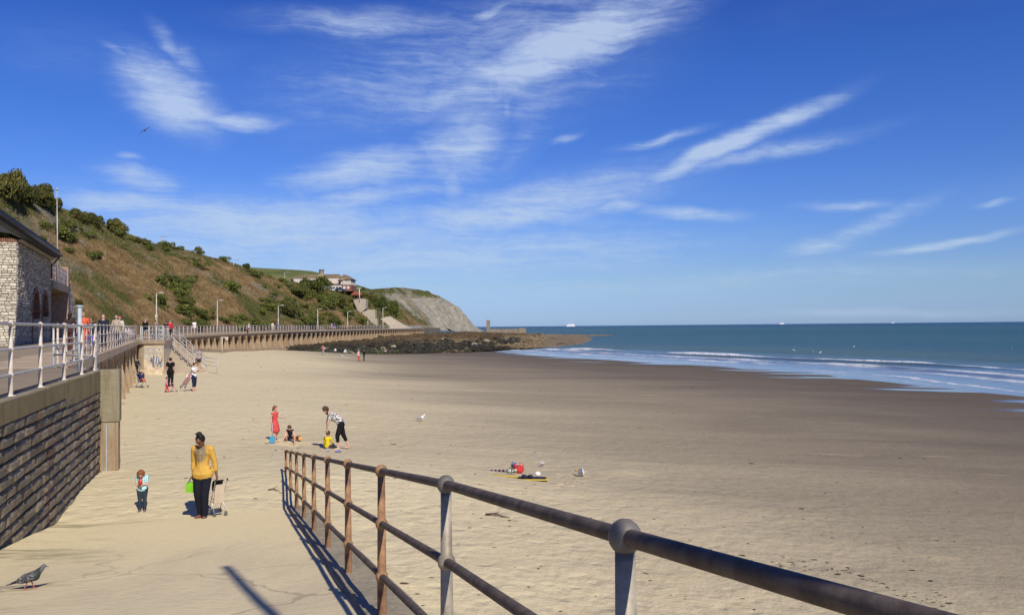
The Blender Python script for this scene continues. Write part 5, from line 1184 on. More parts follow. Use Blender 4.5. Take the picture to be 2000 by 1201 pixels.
HAIR = {n: plain('hair_'+n, c, .6, .15, 30, .004) for n, c in dict(black=(.012, .009, .008), brown=(.075, .038, .02), ginger=(.23, .085, .03), grey=(.35, .33, .31), blond=(.32, .22, .10)).items()}
EYEM = plain('eye_dark', (.02, .015, .012), .3); LIP = plain('lips', (.28, .09, .08), .5)

def joints(pose, child=False):
    """fractions of standing height, facing -y"""
    s_ = -1
    J = dict(hipL=(.052, 0, .52), hipR=(-.052, 0, .52), kneeL=(.055, -.01, .285), kneeR=(-.055, -.01, .285), ankL=(.055, .01, .045), ankR=(-.055, .01, .045),
             pel=(0, 0, .55), waist=(0, 0, .63), chest=(0, .005, .74), shL=(.105, 0, .81), shR=(-.105, 0, .81), neck=(0, .01, .83), head=(0, -.01, .925),
             elL=(.135, .015, .645), elR=(-.135, .015, .645), wrL=(.14, -.03, .49), wrR=(-.14, -.03, .49), toeL=(.065, -.085, .02), toeR=(-.065, -.085, .02))
    P_ = dict(
        stand={}, walk=dict(kneeL=(.05, -.06, .29), ankL=(.05, -.10, .05), toeL=(.055, -.19, .03), kneeR=(-.05, .0, .285), ankR=(-.05, .10, .06), toeR=(-.055, .02, .02), elL=(.13, .05, .65), wrL=(.135, .03, .50), elR=(-.13, -.02, .65), wrR=(-.13, -.10, .52)),
        down=dict(head=(0, -.045, .905), neck=(0, -.005, .83)),
        armsfront=dict(elL=(.13, -.03, .64), wrL=(.07, -.14, .64), elR=(-.13, -.03, .64), wrR=(-.07, -.14, .64)),
        handsup=dict(elL=(.12, -.08, .68), wrL=(.03, -.14, .74), elR=(-.12, -.08, .68), wrR=(-.04, -.14, .73)),
        lean=dict(elL=(.13, -.06, .66), wrL=(.08, -.17, .60), elR=(-.13, -.06, .66), wrR=(-.08, -.17, .60), chest=(0, -.03, .735), shL=(.105, -.04, .80), shR=(-.105, -.04, .80), neck=(0, -.045, .82), head=(0, -.08, .905)),
        bend=dict(hipL=(.05, .03, .50), hipR=(-.05, .03, .50), pel=(0, .03, .53), waist=(0, -.03, .60), chest=(0, -.13, .665), shL=(.10, -.17, .71), shR=(-.10, -.17, .71), neck=(0, -.20, .73), head=(0, -.27, .80),
                  elL=(.10, -.24, .56), wrL=(.05, -.26, .43), elR=(-.11, -.22, .56), wrR=(-.09, -.23, .42), kneeL=(.05, -.05, .28), ankL=(.05, -.03, .045), toeL=(.05, -.12, .02), kneeR=(-.06, .09, .28), ankR=(-.06, .20, .05), toeR=(-.07, .12, .02)),
        crouch=dict(hipL=(.06, .05, .16), hipR=(-.06, .05, .16), pel=(0, .05, .19), waist=(0, .0, .26), chest=(0, -.06, .36), shL=(.10, -.09, .42), shR=(-.10, -.09, .42), neck=(0, -.11, .44), head=(0, -.18, .50),
                    kneeL=(.13, -.14, .27), kneeR=(-.13, -.14, .27), ankL=(.11, -.02, .05), ankR=(-.11, -.02, .05), toeL=(.13, -.11, .02), toeR=(-.13, -.11, .02), elL=(.16, -.16, .26), wrL=(.17, -.24, .10), elR=(-.16, -.16, .26), wrR=(-.20, -.22, .08)),
        sit=dict(hipL=(.06, .03, .08), hipR=(-.06, .03, .08), pel=(0, .03, .10), waist=(0, .02, .19), chest=(0, .0, .31), shL=(.10, .0, .38), shR=(-.10, .0, .38), neck=(0, -.01, .40), head=(0, -.03, .49),
                 kneeL=(.13, -.20, .13), kneeR=(-.13, -.20, .13), ankL=(.08, -.38, .045), ankR=(-.08, -.38, .045), toeL=(.09, -.42, .11), toeR=(-.09, -.42, .11), elL=(.15, -.03, .24), wrL=(.16, -.08, .10), elR=(-.14, -.05, .24), wrR=(-.10, -.16, .20)),
        chair=dict(hipL=(.06, .0, .27), hipR=(-.06, .0, .27), pel=(0, .0, .29), waist=(0, .03, .38), chest=(0, .04, .49), shL=(.105, .03, .56), shR=(-.105, .03, .56), neck=(0, .03, .58), head=(0, .0, .675),
                   kneeL=(.07, -.24, .27), kneeR=(-.07, -.24, .27), ankL=(.07, -.25, .045), ankR=(-.07, -.25, .045), toeL=(.07, -.34, .02), toeR=(-.07, -.34, .02), elL=(.13, -.03, .40), wrL=(.08, -.16, .34), elR=(-.13, -.03, .40), wrR=(-.08, -.16, .34)))
    for q in pose.split('+'): J.update(P_[q])
    return J

def person(label, pos, h, face, pose='stand', skin='pale', top=None, tpat=None, sleeve='short', bot=None, leg='long', hair='brown', hstyle='short', shoe=(.06, .05, .045), child=0, over=None, dress=False, group=None, vox=None, hat=None, fat=1., detail=False, cat='person'):
    J = joints(pose); 
    if over: J.update(over)
    J = {k: Vector(v) for k, v in J.items()}
    if child:                                         # bigger head, shorter legs
        J['head'] = J['neck']+(J['head']-J['neck'])*(1+.35*child)
    hs = 1+.55*child; vox = vox or max(.010, .0105*pos[1]/16); w = fat
    j = lambda k: J[k]*h
    b = MB(); H = h
    hd = j('head'); nk = j('neck'); dirh = (hd-nk).normalized(); fwd = (Vector((0, -1, 0))-dirh*dirh.dot(Vector((0, -1, 0)))).normalized(); rt = dirh.cross(fwd)
    HM = Matrix((rt, -fwd, dirh)).transposed()
    b.ball(hd+dirh*.012*H, (.046*H*hs, .056*H*hs, .062*H*hs), 14, 9, HM); b.ball(hd-dirh*.028*H*hs+fwd*.012*H*hs, (.034*H*hs, .040*H*hs, .036*H*hs), 12, 7, HM)
    if detail or vox < .014:
        cap(b, hd+fwd*.052*H*hs+dirh*.006*H, hd+fwd*.064*H*hs-dirh*.012*H*hs, .006*H, .009*H, 8)
        for s in (1, -1): b.ball(hd+rt*s*.047*H*hs, (.008*H*hs, .012*H*hs, .016*H*hs), 8, 5, HM)
    cap(b, nk-dirh*.03*H, hd-dirh*.02*H, .031*H, .027*H)
    cap(b, j('pel')-Vector((.03, 0, .0))*H, j('pel')+Vector((.03, 0, 0))*H, .068*H*w, .068*H*w); cap(b, j('pel'), j('waist'), .068*H*w, .060*H*w); cap(b, j('waist'), j('chest'), .060*H*w, .072*H*w)
    cap(b, j('shL')*.7+j('shR')*.3-Vector((0, 0, .03))*H, j('shR')*.7+j('shL')*.3-Vector((0, 0, .03))*H, .058*H*w)
    cap(b, j('shL'), j('shR'), .033*H*w)
    for s in 'LR':
        cap(b, j('hip'+s), j('knee'+s), .052*H*w, .034*H); cap(b, j('knee'+s), j('ank'+s), .034*H, .021*H)
        cap(b, j('ank'+s)-Vector((0, 0, .018))*H, j('toe'+s), .022*H, .015*H, 8)
        cap(b, j('sh'+s), j('el'+s), .030*H*w, .023*H); cap(b, j('el'+s), j('wr'+s), .023*H, .016*H)
        d = (j('wr'+s)-j('el'+s)).normalized(); sd = d.cross(Vector((0, 1, 0))); sd = sd.normalized() if sd.length > .1 else Vector((1, 0, 0)); pm = j('wr'+s)+d*.035*H
        up = d.cross(sd).normalized(); sg = 1 if s == 'L' else -1
        cap(b, j('wr'+s), pm, .015*H, .018*H, 8, .6)
        for f in range(4):
            o_ = up*(f-1.5)*.0105*H; ln = (.036, .042, .040, .030)[f]*H; k1 = pm+o_+d*.012*H; k2 = k1+d*ln*.55; k3 = k2+(d*.75-sd*.66*sg).normalized()*ln*.5
            cap(b, k1, k2, max(.0055*H, vox*.6), max(.005*H, vox*.6), 6); cap(b, k2, k3, max(.005*H, vox*.6), max(.0045*H, vox*.55), 6)
        cap(b, j('wr'+s)+d*.012*H-up*.012*H, j('wr'+s)+d*.045*H-up*.032*H, .007*H, .0055*H, 6)
    sk = SKIN[skin]; o = fuse(b, 'person', vox, sk, loc=pos, rot=(0, 0, face)); tag(o, label, cat, group)
    t_ = MB()
    if top is not None:
        e = .007*H+.002
        cap(t_, j('pel')-Vector((.028, 0, .0))*H, j('pel')+Vector((.028, 0, 0))*H, .070*H*w+e, None); cap(t_, j('pel'), j('waist'), .070*H*w+e, .064*H*w+e); cap(t_, j('waist'), j('chest'), .064*H*w+e, .074*H*w+e)
        cap(t_, j('shL')*.70+j('shR')*.30-Vector((0, 0, .035))*H, j('shR')*.70+j('shL')*.30-Vector((0, 0, .035))*H, .054*H*w+e)
        cap(t_, j('shL'), j('shR'), .034*H*w+e*.7)
        for s in 'LR':
            if sleeve == 'none': continue
            k = {'short': .55, 'long': 1, 'three': 1}[sleeve]; cap(t_, j('sh'+s), j('sh'+s).lerp(j('el'+s), k), .033*H*w+e, .028*H+e*.8)
            if sleeve in ('long', 'three'): cap(t_, j('el'+s), j('el'+s).lerp(j('wr'+s), .95 if sleeve == 'long' else .62), .027*H+e*.8, .022*H+e)
        if dress:
            kd = (j('kneeL')+j('kneeR'))/2; dn_ = kd+Vector((0, 0, .06))*H
            for s in 'LR': cap(t_, j('hip'+s), j('knee'+s).lerp(j('hip'+s), .25), .060*H+e, .075*H)
            cap(t_, j('pel'), dn_, .085*H, .10*H)
        elif pose.startswith(('stand', 'walk', 'lean')) and not child:
            cap(t_, j('pel')-Vector((.040, 0, .035))*H, j('pel')+Vector((.040, 0, -.035))*H, .078*H*w+e)
        fuse(t_, 'dress' if dress else 'top', vox, cloth(top, tpat), o)
    if bot is not None:
        t_ = MB(); e = .008*H+.002
        cap(t_, j('pel')-Vector((.03, 0, .0))*H, j('pel')+Vector((.03, 0, 0))*H, .071*H*w+e*.6, None)
        for s in 'LR':
            k1, k2 = {'long': (1, .97), 'capri': (1, .45), 'short': (.62, 0), 'shorts': (.8, 0)}[leg]
            cap(t_, j('hip'+s), j('hip'+s).lerp(j('knee'+s), k1), .055*H*w+e, .037*H+e)
            if k2: cap(t_, j('knee'+s), j('knee'+s).lerp(j('ank'+s), k2), .037*H+e, .027*H+e)
        fuse(t_, 'trousers' if leg == 'long' else 'shorts', vox, cloth(bot), o)
    if hair:
        t_ = MB(); e = .010*H
        t_.ball(hd+dirh*.020*H*hs-fwd*.010*H*hs, (.050*H*hs+e*.4, .056*H*hs+e*.4, .055*H*hs+e*.5), 14, 9, HM)
        if hstyle == 'long': cap(t_, hd-fwd*.035*H*hs, hd-fwd*.042*H*hs-Vector((0, 0, .10))*H*hs, .042*H*hs, .030*H*hs)
        if hstyle == 'bun': t_.ball(hd+dirh*.082*H-fwd*.02*H, (.036*H, .034*H, .032*H)); t_.ball(hd+dirh*.06*H+rt*.02*H, .028*H); cap(t_, hd+dirh*.09*H, hd+dirh*.115*H-rt*.03*H, .012*H, .006*H, 6)
        if hstyle == 'pony': cap(t_, hd-fwd*.055*H*hs+dirh*.01*H, hd-fwd*.085*H*hs-Vector((0, 0, .085))*H, .024*H*hs, .012*H*hs)
        if hstyle == 'curly':
            r_ = random.Random(4)
            for k in range(34):
                a = r_.uniform(0, 6.28); ph = r_.uniform(-.2, 1.4); v = rt*math.cos(a)*math.cos(ph)-fwd*math.sin(a)*math.cos(ph)*1.05+dirh*math.sin(ph); 
                if v.dot(fwd) > .55 and ph < .5: continue
                t_.ball(hd+dirh*.016*H*hs+v*.050*H*hs, .016*H*hs, 7, 5)
        hm = fuse(t_, 'hair', max(vox*.8, .009), HAIR[hair], o)
    if hat: t_ = MB(); t_.ball(hd+dirh*.040*H*hs, (.068*H*hs, .072*H*hs, .052*H*hs), 12, 7, HM); cap(t_, hd+dirh*.03*H*hs+fwd*.04*H*hs, hd+dirh*.022*H*hs+fwd*.085*H*hs, .022*H*hs, .018*H*hs, 8, 1); fuse(t_, 'cap', vox, cloth(hat), o)
    if shoe is not None:
        for s in 'LR': t_ = MB(); cap(t_, j('ank'+s)+Vector((0, .012, -.026))*H, j('toe'+s)+Vector((0, 0, .0))*H, .026*H, .020*H, 8); fuse(t_, 'shoe', vox, cloth(shoe), o)
    if detail:
        for s in (1, -1): t_ = MB(); t_.ball(hd+fwd*.0535*H*hs+rt*s*.019*H*hs+dirh*.008*H, (.0075*H*hs, .004*H, .0045*H*hs), 8, 5, HM); t_.build('eye', EYEM, o, True)
        for s in (1, -1): t_ = MB(); cap(t_, hd+fwd*.0545*H*hs+rt*s*.010*H*hs+dirh*.021*H, hd+fwd*.052*H*hs+rt*s*.030*H*hs+dirh*.022*H, .0028*H, .002*H, 6); t_.build('eyebrow', HAIR[hair], o, True)
        t_ = MB(); cap(t_, hd+fwd*.0520*H*hs-rt*.013*H*hs-dirh*.034*H*hs, hd+fwd*.0520*H*hs+rt*.013*H*hs-dirh*.034*H*hs, .0048*H, .0048*H, 6); t_.build('mouth', LIP, o, True)
    return o
def wpt(o, v): return Matrix.LocRotScale(o.location, o.rotation_euler, None) @ Vector(v)

# the two on the ramp
pw = on_ground(396, 1011); pw.z -= .01
W1 = person('woman in a mustard top and dark jeans walking barefoot up the ramp, looking down', tuple(pw), 1.62, R(-8), 'walk+down', 'brown', (.56, .34, .07), 'yoke', 'three', (.012, .014, .024), 'long', 'black', 'bun', None, detail=True, vox=.0095,
            over=dict(kneeL=(.045, -.035, .285), ankL=(.04, -.03, .045), toeL=(.055, -.11, .02), kneeR=(-.045, -.03, .285), ankR=(-.04, .03, .045), toeR=(-.055, -.06, .02), shL=(.098, 0, .80), shR=(-.098, 0, .80), elR=(-.128, .04, .65), wrR=(-.135, .03, .51), elL=(.125, .04, .65), wrL=(.135, .06, .50), head=(.0, -.05, .895)))
pt = on_ground(278, 998)
T1 = person('curly-haired toddler in an aqua checked shirt and jeans looking down into a red cup', tuple(pt), .82, R(6), 'down+armsfront', 'pale', (.50, .72, .72), 'check', 'short', (.035, .05, .07), 'long', 'ginger', 'curly', (.16, .14, .13), child=1, detail=True, vox=.009, fat=1.32,
            over=dict(head=(0, -.06, .875), wrL=(.03, -.15, .66), wrR=(-.01, -.15, .63)))
def lathe(mb, prof, seg=16, c=(0, 0, 0)):
    V_ = [(c[0]+r_*math.cos(2*math.pi*k/seg), c[1]+r_*math.sin(2*math.pi*k/seg), c[2]+z) for r_, z in prof for k in range(seg)]
    return mb.add(V_, [(i*seg+k, i*seg+(k+1) % seg, (i+1)*seg+(k+1) % seg, (i+1)*seg+k) for i in range(len(prof)-1) for k in range(seg)])
REDP = plain('red_plastic', (.55, .035, .022), .35, .05, 6); 
c = wpt(T1, (.01, -.155, .585)); t = thing('toy_cup', 'red plastic cup held by the curly-haired toddler', 'cup', tuple(c)); m_ = MB(); lathe(m_, [(.001, -.05), (.030, -.05), (.038, .06), (.035, .06), (.028, -.045), (.001, -.045)]); o = m_.build('body', REDP, t, True); o.rotation_euler = (R(18), R(20), 0)
# green carrier bag in her right hand
LIME = plain('lime_bag', (.22, .58, .035), .5, .1, 9, .004); BLK2 = plain('black_plastic', (.02, .02, .022), .5); TYRE = plain('grey_tyre', (.10, .10, .105), .8); ALU = plain('stroller_tube', (.55, .55, .55), .35, .05, 5, metal=.6)
c = wpt(W1, (-.225, .03, .64)); t = thing('carrier_bag', 'small lime green bag hanging from the hand of the woman in mustard', 'bag', tuple(c)); 
m_ = MB(); m_.extr([(-.115, -.04, -.16), (.105, -.04, -.17), (.10, .04, -.17), (-.10, .04, -.16)], [(-.10, -.055, .02), (.12, -.055, .03), (.12, .055, .03), (-.10, .055, .02)]); m_.build('bag_body', LIME, t)
for yy_ in (-.05, .05): m_ = MB(); m_.tube([(-.06, yy_, .02), (-.03, yy_*.5, .10), (.015, 0, .15), (.05, yy_*.5, .10), (.08, yy_, .02)], .006, 6); m_.build('strap', BLK2, t)
# pushchairs
def wheel(par, c, r, w=.035):
    m_ = MB(); ring = [(c[0], c[1]+r*.86*math.cos(a), c[2]+r*.86*math.sin(a)) for a in np.linspace(0, 2*math.pi, 17)]; m_.tube(ring, r*.15, 6, False); o = m_.build('wheel', TYRE, par, True)
    m2 = MB(); m2.tube([(c[0]-w/2, c[1], c[2]), (c[0]+w/2, c[1], c[2])], r*.22, 8)
    for k in range(6): a = k*math.pi/3; m2.tube([(c[0], c[1], c[2]), (c[0], c[1]+r*.8*math.cos(a), c[2]+r*.8*math.sin(a))], r*.05, 4)
    m2.build('hub', ALU, o)
def stroller(name, label, p, rz, fabric, fab2, s=1., empty=True, tubes=ALU, group=None):
    t = thing(name, label, 'pushchair', p, rz, group); T_ = lambda pts, r=.012: MB().tube([tuple(Vector(q)*s) for q in pts], r*s, 7)
    for sx_ in (-.2, .2):
        T_([(sx_, .42, 1.0), (sx_, .30, .80), (sx_, -.30, .12)]).build('frame_tube', tubes, t, True)
        T_([(sx_, .30, .12), (sx_, -.02, .45), (sx_*.95, -.10, .52)]).build('frame_tube', tubes, t, True)
        T_([(sx_, .42, 1.0), (sx_, .48, 1.02), (sx_, .53, .98)], .018).build('handle', BLK2, t, True)
    T_([(-.2, .30, .12), (.2, .30, .12)]).build('axle', tubes, t); T_([(-.2, -.28, .14), (.2, -.28, .14)]).build('footrest', tubes, t)
    for sx_ in (-.2, .2):
        for yq in (-.32, .30):
            for dx_ in (-.03, .03): wheel(t, ((sx_+dx_)*s, yq*s, .075*s), .075*s, .02*s)
    m_ = MB(); m_.extr([(-.17*s, -.18*s, .40*s), (.17*s, -.18*s, .40*s), (.17*s, -.18*s, .44*s), (-.17*s, -.18*s, .44*s)], [(-.17*s, .12*s, .34*s), (.17*s, .12*s, .34*s), (.17*s, .12*s, .38*s), (-.17*s, .12*s, .38*s)]); m_.build('seat', fabric, t)
    m_ = MB(); m_.extr([(-.17*s, .11*s, .34*s), (.17*s, .11*s, .34*s), (.17*s, .15*s, .35*s), (-.17*s, .15*s, .35*s)], [(-.17*s, .28*s, .86*s), (.17*s, .28*s, .86*s), (.17*s, .32*s, .86*s), (-.17*s, .32*s, .86*s)]); m_.build('backrest', fabric, t)
    m_ = MB(); V_ = []
    for k in range(7):
        a = k/6*1.9; V_ += [(sx_*.19*s, (.30-.36*math.sin(a)*.9)*s, (.62+.34*math.cos(a*.8)+.02)*s) for sx_ in (-1, -.5, .5, 1)]
    m_.add(V_, [(i*4+j_, i*4+j_+1, (i+1)*4+j_+1, (i+1)*4+j_) for i in range(6) for j_ in range(3)]); m_.build('hood', fab2, t)
    return t
CREAM = plain('cream_fabric', (.60, .50, .38), .8, .05, 6); 
c = wpt(W1, (.10, .36, 0)); c.z = ground(c.x, c.y); stroller('pushchair', 'folding pushchair with cream lining dragged behind the woman in mustard', tuple(c), R(215), CREAM, BLK2, .78).scale = (.68, .8, .92)

# sandcastle group
def prs(lab, px, py, h, face, *a, **k): p = on_ground(px, py); p.z -= .012; return person(lab, tuple(p), h, R(face), *a, **k)
G1 = prs('girl in a coral dress standing with a blue spade beside the crouching child', 537, 863, 1.22, 65, 'stand', 'pale', (.62, .085, .075), None, 'none', None, 'long', 'ginger', 'pony', None, child=.4, dress=True, over=dict(elR=(-.15, .03, .66), wrR=(-.16, -.02, .52), elL=(.13, -.07, .68), wrL=(.14, -.22, .68), toeL=(.06, -.10, .02), kneeL=(.055, -.05, .28), ankL=(.05, .04, .05)))
G2 = prs('long-haired child in a dark outfit crouching and digging in the sand', 567, 864, 1.05, 8, 'crouch', 'pale', (.02, .02, .03), None, 'none', (.02, .02, .03), 'short', 'brown', 'long', None, child=.6)
G3 = prs('small child in a bright yellow top sitting on the sand with back to us', 640, 876, .98, 168, 'sit', 'tan', (.72, .56, .02), None, 'long', (.10, .06, .05), 'short', 'brown', 'short', None, child=.8)
G4 = prs('woman in a black and white print blouse and black cropped trousers bending over', 663, 877, 1.66, -68, 'bend', 'pale', (.70, .68, .66), 'monochrome', 'short', (.012, .012, .014), 'capri', 'brown', 'long', None, fat=1.12)
BLUP = plain('blue_plastic', (.05, .36, .60), .35, .05, 6)
p = wpt(G1, (-.20, -.05, 0)); p = on_ground(531.5, 866); t = thing('toy_spade', 'long blue toy spade held upright by the girl in coral', 'spade', tuple(p))
m_ = MB(); m_.tube([(0, 0, .22), (.0, 0, .66)], .012, 8); m_.build('shaft', plain('pale_blue_plastic', (.45, .60, .70), .4), t, True); m_ = MB(); m_.tube([(-.05, 0, .68), (.05, 0, .68)], .014, 6); m_.build('grip', BLUP, t)
m_ = MB(); m_.extr([(-.075, -.012, .03), (.075, -.012, .03), (.085, -.02, .24), (-.085, -.02, .24)], [(-.075, .012, .0), (.075, .012, .0), (.085, .012, .24), (-.085, .012, .24)]); m_.build('blade', BLUP, t)
def bucket(name, lab, p, c, r=.1, h=.17, tilt=0, rz=0, cat='bucket'):
    t = thing(name, lab, cat, tuple(Vector(p)+Vector((0, 0, r if tilt else 0))), rz); m_ = MB(); lathe(m_, [(.001, 0), (r*.75, 0), (r, h), (r*1.06, h), (r*1.06, h-.015), (r*.98, h-.015), (r*.72, .01), (.001, .01)], 18); o = m_.build('body', plain('plastic', c, .4, .04, 6), t, True); o.rotation_euler = (R(tilt), 0, 0)
    m_ = MB(); m_.tube([(r*math.cos(a), 0, h+r*.9*math.sin(a)) for a in np.linspace(0, math.pi, 9)], .006, 5); o = m_.build('handle', plain('handle_plastic', (.7, .7, .7), .4), t); o.rotation_euler = (R(tilt), 0, 0); return t
bucket('toy_bucket', 'orange toy bucket lying beside the crouching child', on_ground(579, 861), (.65, .30, .05), .09, .14, 80, 1.3)
bucket('toy_mould', 'small pale sand mould left of the blue and white one behind the railing', on_ground(641, 882), (.55, .55, .60), .07, .06, cat='sand mould')
bucket('toy_mould', 'blue and white sand mould on the sand below the bending woman', on_ground(661, 883), (.22, .25, .55), .10, .05, cat='sand mould')
# people near the steps
N1 = prs('man in black T-shirt and trousers standing on the sand, seen from behind', 333, 755, 1.80, 178, 'stand', 'tan', (.010, .010, .012), None, 'short', (.015, .015, .018), 'long', 'black', 'short', fat=1.08, vox=.028)
N2 = prs('tiny child in a pink top and red trousers beside the man in black', 325.5, 766, .82, 90, 'walk', 'pale', (.62, .26, .36), None, 'long', (.55, .04, .06), 'long', 'brown', 'short', child=.9, vox=.02)
N3 = prs('woman in a white top and navy trousers holding a folded pushchair', 379, 764, 1.66, 80, 'handsup', 'pale', (.78, .77, .76), None, 'short', (.018, .024, .06), 'capri', 'brown', 'short', None, fat=1.12, vox=.028)
PINK = plain('pink_fabric', (.62, .22, .30), .8, .08, 6); PINKT = plain('pink_tube', (.65, .35, .40), .5); NAVYF = plain('navy_fabric', (.03, .03, .09), .8)
stroller('toy_pushchair', 'little pink toy pushchair on the sand next to the tiny child', tuple(on_ground(339, 765)), R(100), PINK, PINK, .52, tubes=PINKT)
# folded pushchair held out on a slant
c = wpt(N3, (.0, -.32, 0)); a = at_y(375, 725, c.y); b_ = at_y(357, 756, c.y-.2)
t = thing('folded_pushchair', 'folded silver and red pushchair held slanting to the sand by the woman in white', 'pushchair', tuple((a+b_)/2)); dv = (a-b_)/2
for k, (ox, oy) in enumerate([(-.13, 0), (.13, 0), (-.10, .14), (.10, .14)]): m_ = MB(); m_.tube([-dv+Vector((ox, oy, 0)), dv+Vector((ox*.8, oy, 0))], .03, 6); m_.build('frame_tube', ALU, t, True)
m_ = MB(); cap(m_, -dv*.5, dv*.5, .11, .13, 10, .7); m_.build('folded_seat', plain('red_grey_fabric', (.42, .08, .07), .8, .3, 5, c2=(.25, .24, .24)), t, True)
for ox in (-.13, .13): wheel(t, tuple(-dv+Vector((ox, 0, 0))), .09)
# pushchair with a child by the near arcade wall, and a person sitting against it
c = on_ground(277, 757); stroller('pushchair', 'pushchair with a seated child in navy beside the near arcade wall', tuple(c), R(60), NAVYF, NAVYF, .95, tubes=ALU)
p = Vector(c)+Vector((0, 0, .28)); person('child in navy and orange sitting in the pushchair by the arcade wall', tuple(p), .85, R(60), 'chair', 'pale', (.03, .03, .10), None, 'long', (.60, .16, .08), 'long', 'brown', 'short', (.5, .5, .5), child=.8, vox=.022)
p = on_ground(266, 738); person('person in dark clothes leaning against a buttress of the near arcade wall', tuple(p), 1.5, R(75), 'lean', 'tan', (.035, .03, .04), None, 'long', (.05, .04, .04), 'long', 'black', 'short', vox=.03)
# person on the steps
p = at_y(389, 717, 68.0); person('person in a grey top and dark shorts coming down the beach steps', (p.x, p.y, 2.62), 1.66, R(35), 'walk', 'tan', (.34, .31, .31), None, 'short', (.03, .028, .035), 'shorts', 'black', 'short', (.2, .2, .2), vox=.03)
# couple and others by the rocks
prs('person in orange-red trousers and a pale pink top in front of the dark rocks', 700.5, 706, 1.62, 60, 'stand', 'tan', (.62, .38, .36), None, 'long', (.55, .09, .05), 'long', 'grey', 'short', fat=1.15, vox=.05)
prs('person all in black standing next to the one in orange-red trousers', 711, 705.5, 1.72, -70, 'stand', 'tan', (.012, .012, .014), None, 'long', (.012, .012, .014), 'long', 'brown', 'short', fat=1.15, vox=.05)
prs('person in pink picking a way over the weedy stones at the foot of the wall', 631, 693, 1.6, 60, 'walk', 'pale', (.55, .16, .22), None, 'long', (.30, .28, .30), 'long', 'brown', 'long', vox=.06)
prs('child in white right of the person in pink on the weedy stones', 655, 691, 1.05, 0, 'walk', 'pale', (.78, .78, .80), None, 'long', (.05, .06, .12), 'long', 'black', 'short', child=.5, vox=.05)
prs('crouching figure in white between the child and the couple at the rocks', 673, 691, 1.6, 150, 'crouch', 'pale', (.75, .76, .80), None, 'long', (.25, .25, .28), 'long', 'grey', 'short', vox=.05)
# people on the promenade
def pr(lab, px, Y, h, face, *a, **k): p = at_y(px, 640, Y); return person(lab, (p.x, p.y, deck_z(Y)), h, R(face), *a, **k)
pr('person with long black hair in dark brown clothes near the end of the stone building', 136, 36, 1.66, 190, 'walk', 'tan', (.045, .03, .028), None, 'long', (.10, .04, .025), 'long', 'black', 'long', vox=.028)
pr('person in a long bright orange dress walking behind the pole', 163, 36, 1.70, 15, 'walk', 'tan', (.72, .13, .06), None, 'short', None, 'long', 'blond', 'short', dress=True, vox=.026)
pr('person in navy top and pale trousers just left of the orange dress', 153, 38, 1.35, 170, 'walk', 'pale', (.06, .05, .16), None, 'long', (.42, .38, .32), 'long', 'grey', 'short', vox=.028)
pr('person in a violet skirt and black top right behind the pole', 179, 38, 1.5, 0, 'walk', 'tan', (.02, .02, .03), None, 'long', (.12, .09, .38), 'capri', 'brown', 'long', vox=.03)
pr('bald man in a navy jacket on the promenade right of the pole', 202, 44, 1.72, 10, 'stand', 'pale', (.018, .028, .045), None, 'long', (.02, .03, .05), 'long', None, 'short', vox=.03, fat=1.2)
pr('person in a tan jacket walking beside the one in the red cap', 227, 49, 1.74, 170, 'walk', 'tan', (.46, .38, .28), None, 'long', (.03, .025, .025), 'capri', 'grey', 'short', vox=.03, fat=1.15)
pr('person in a red cap and cream coat on the promenade', 233.5, 50, 1.70, 200, 'walk', 'pale', (.62, .57, .46), None, 'long', (.60, .56, .50), 'long', 'grey', 'short', hat=(.62, .03, .04), vox=.028, fat=1.0)
pr('person in white and violet seated behind the near railing', 247, 62, 1.6, 100, 'chair', 'pale', (.70, .66, .74), None, 'long', (.03, .03, .05), 'long', 'blond', 'short', vox=.035)
pr('second seated person in white behind the near railing, further right', 253, 66, 1.6, 100, 'chair', 'pale', (.72, .70, .72), None, 'long', (.10, .08, .28), 'long', 'brown', 'short', vox=.035)
pr('grey-haired man in a black jacket behind the landing railing', 284, 75, 1.78, 175, 'stand', 'pale', (.012, .012, .014), None, 'long', (.50, .50, .52), 'shorts', 'grey', 'short', vox=.04, fat=1.15)
pr('person in a taupe jacket below the nearest lamp behind the landing railing', 304, 80, 1.70, 180, 'stand', 'tan', (.22, .17, .145), None, 'long', (.14, .15, .22), 'long', 'brown', 'short', vox=.04, fat=1.2)
pr('person in a black jacket walking left of the one in red', 324, 96, 1.68, 180, 'walk', 'tan', (.02, .015, .025), None, 'long', (.02, .02, .025), 'long', 'black', 'short', vox=.05, fat=1.1)
pr('white-haired person in a red jacket on the promenade above the steps', 332.5, 96, 1.74, 180, 'walk', 'pale', (.55, .025, .05), None, 'long', (.015, .015, .02), 'long', 'grey', 'short', vox=.05, fat=1.15)
pr('white-shirted walker alone on the promenade right of the steps', 379.5, 108, 1.85, 180, 'walk', 'tan', (.80, .80, .82), None, 'short', (.28, .25, .24), 'shorts', 'brown', 'short', vox=.05, fat=1.15)
pr('person in blue and black sitting between the second and third promenade lamps', 478.5, 138, 1.6, 90, 'chair', 'tan', (.10, .10, .22), None, 'long', (.03, .02, .02), 'long', 'grey', 'short', vox=.06, fat=1.15)
pr('person in a white top and red shorts right beside the one in blue and black', 485.5, 137, 1.6, 90, 'lean', 'tan', (.75, .74, .76), None, 'short', (.25, .05, .05), 'shorts', 'grey', 'short', vox=.06)
pr('person in dark green left of the third promenade lamp', 526, 158, 1.65, 0, 'walk', 'tan', (.04, .06, .05), None, 'long', (.04, .05, .05), 'long', 'brown', 'short', vox=.06)
pr('person in a cream shirt just left of the third promenade lamp', 532.5, 160, 1.75, 180, 'walk', 'pale', (.66, .62, .48), None, 'long', (.60, .55, .45), 'long', 'ginger', 'short', vox=.06)
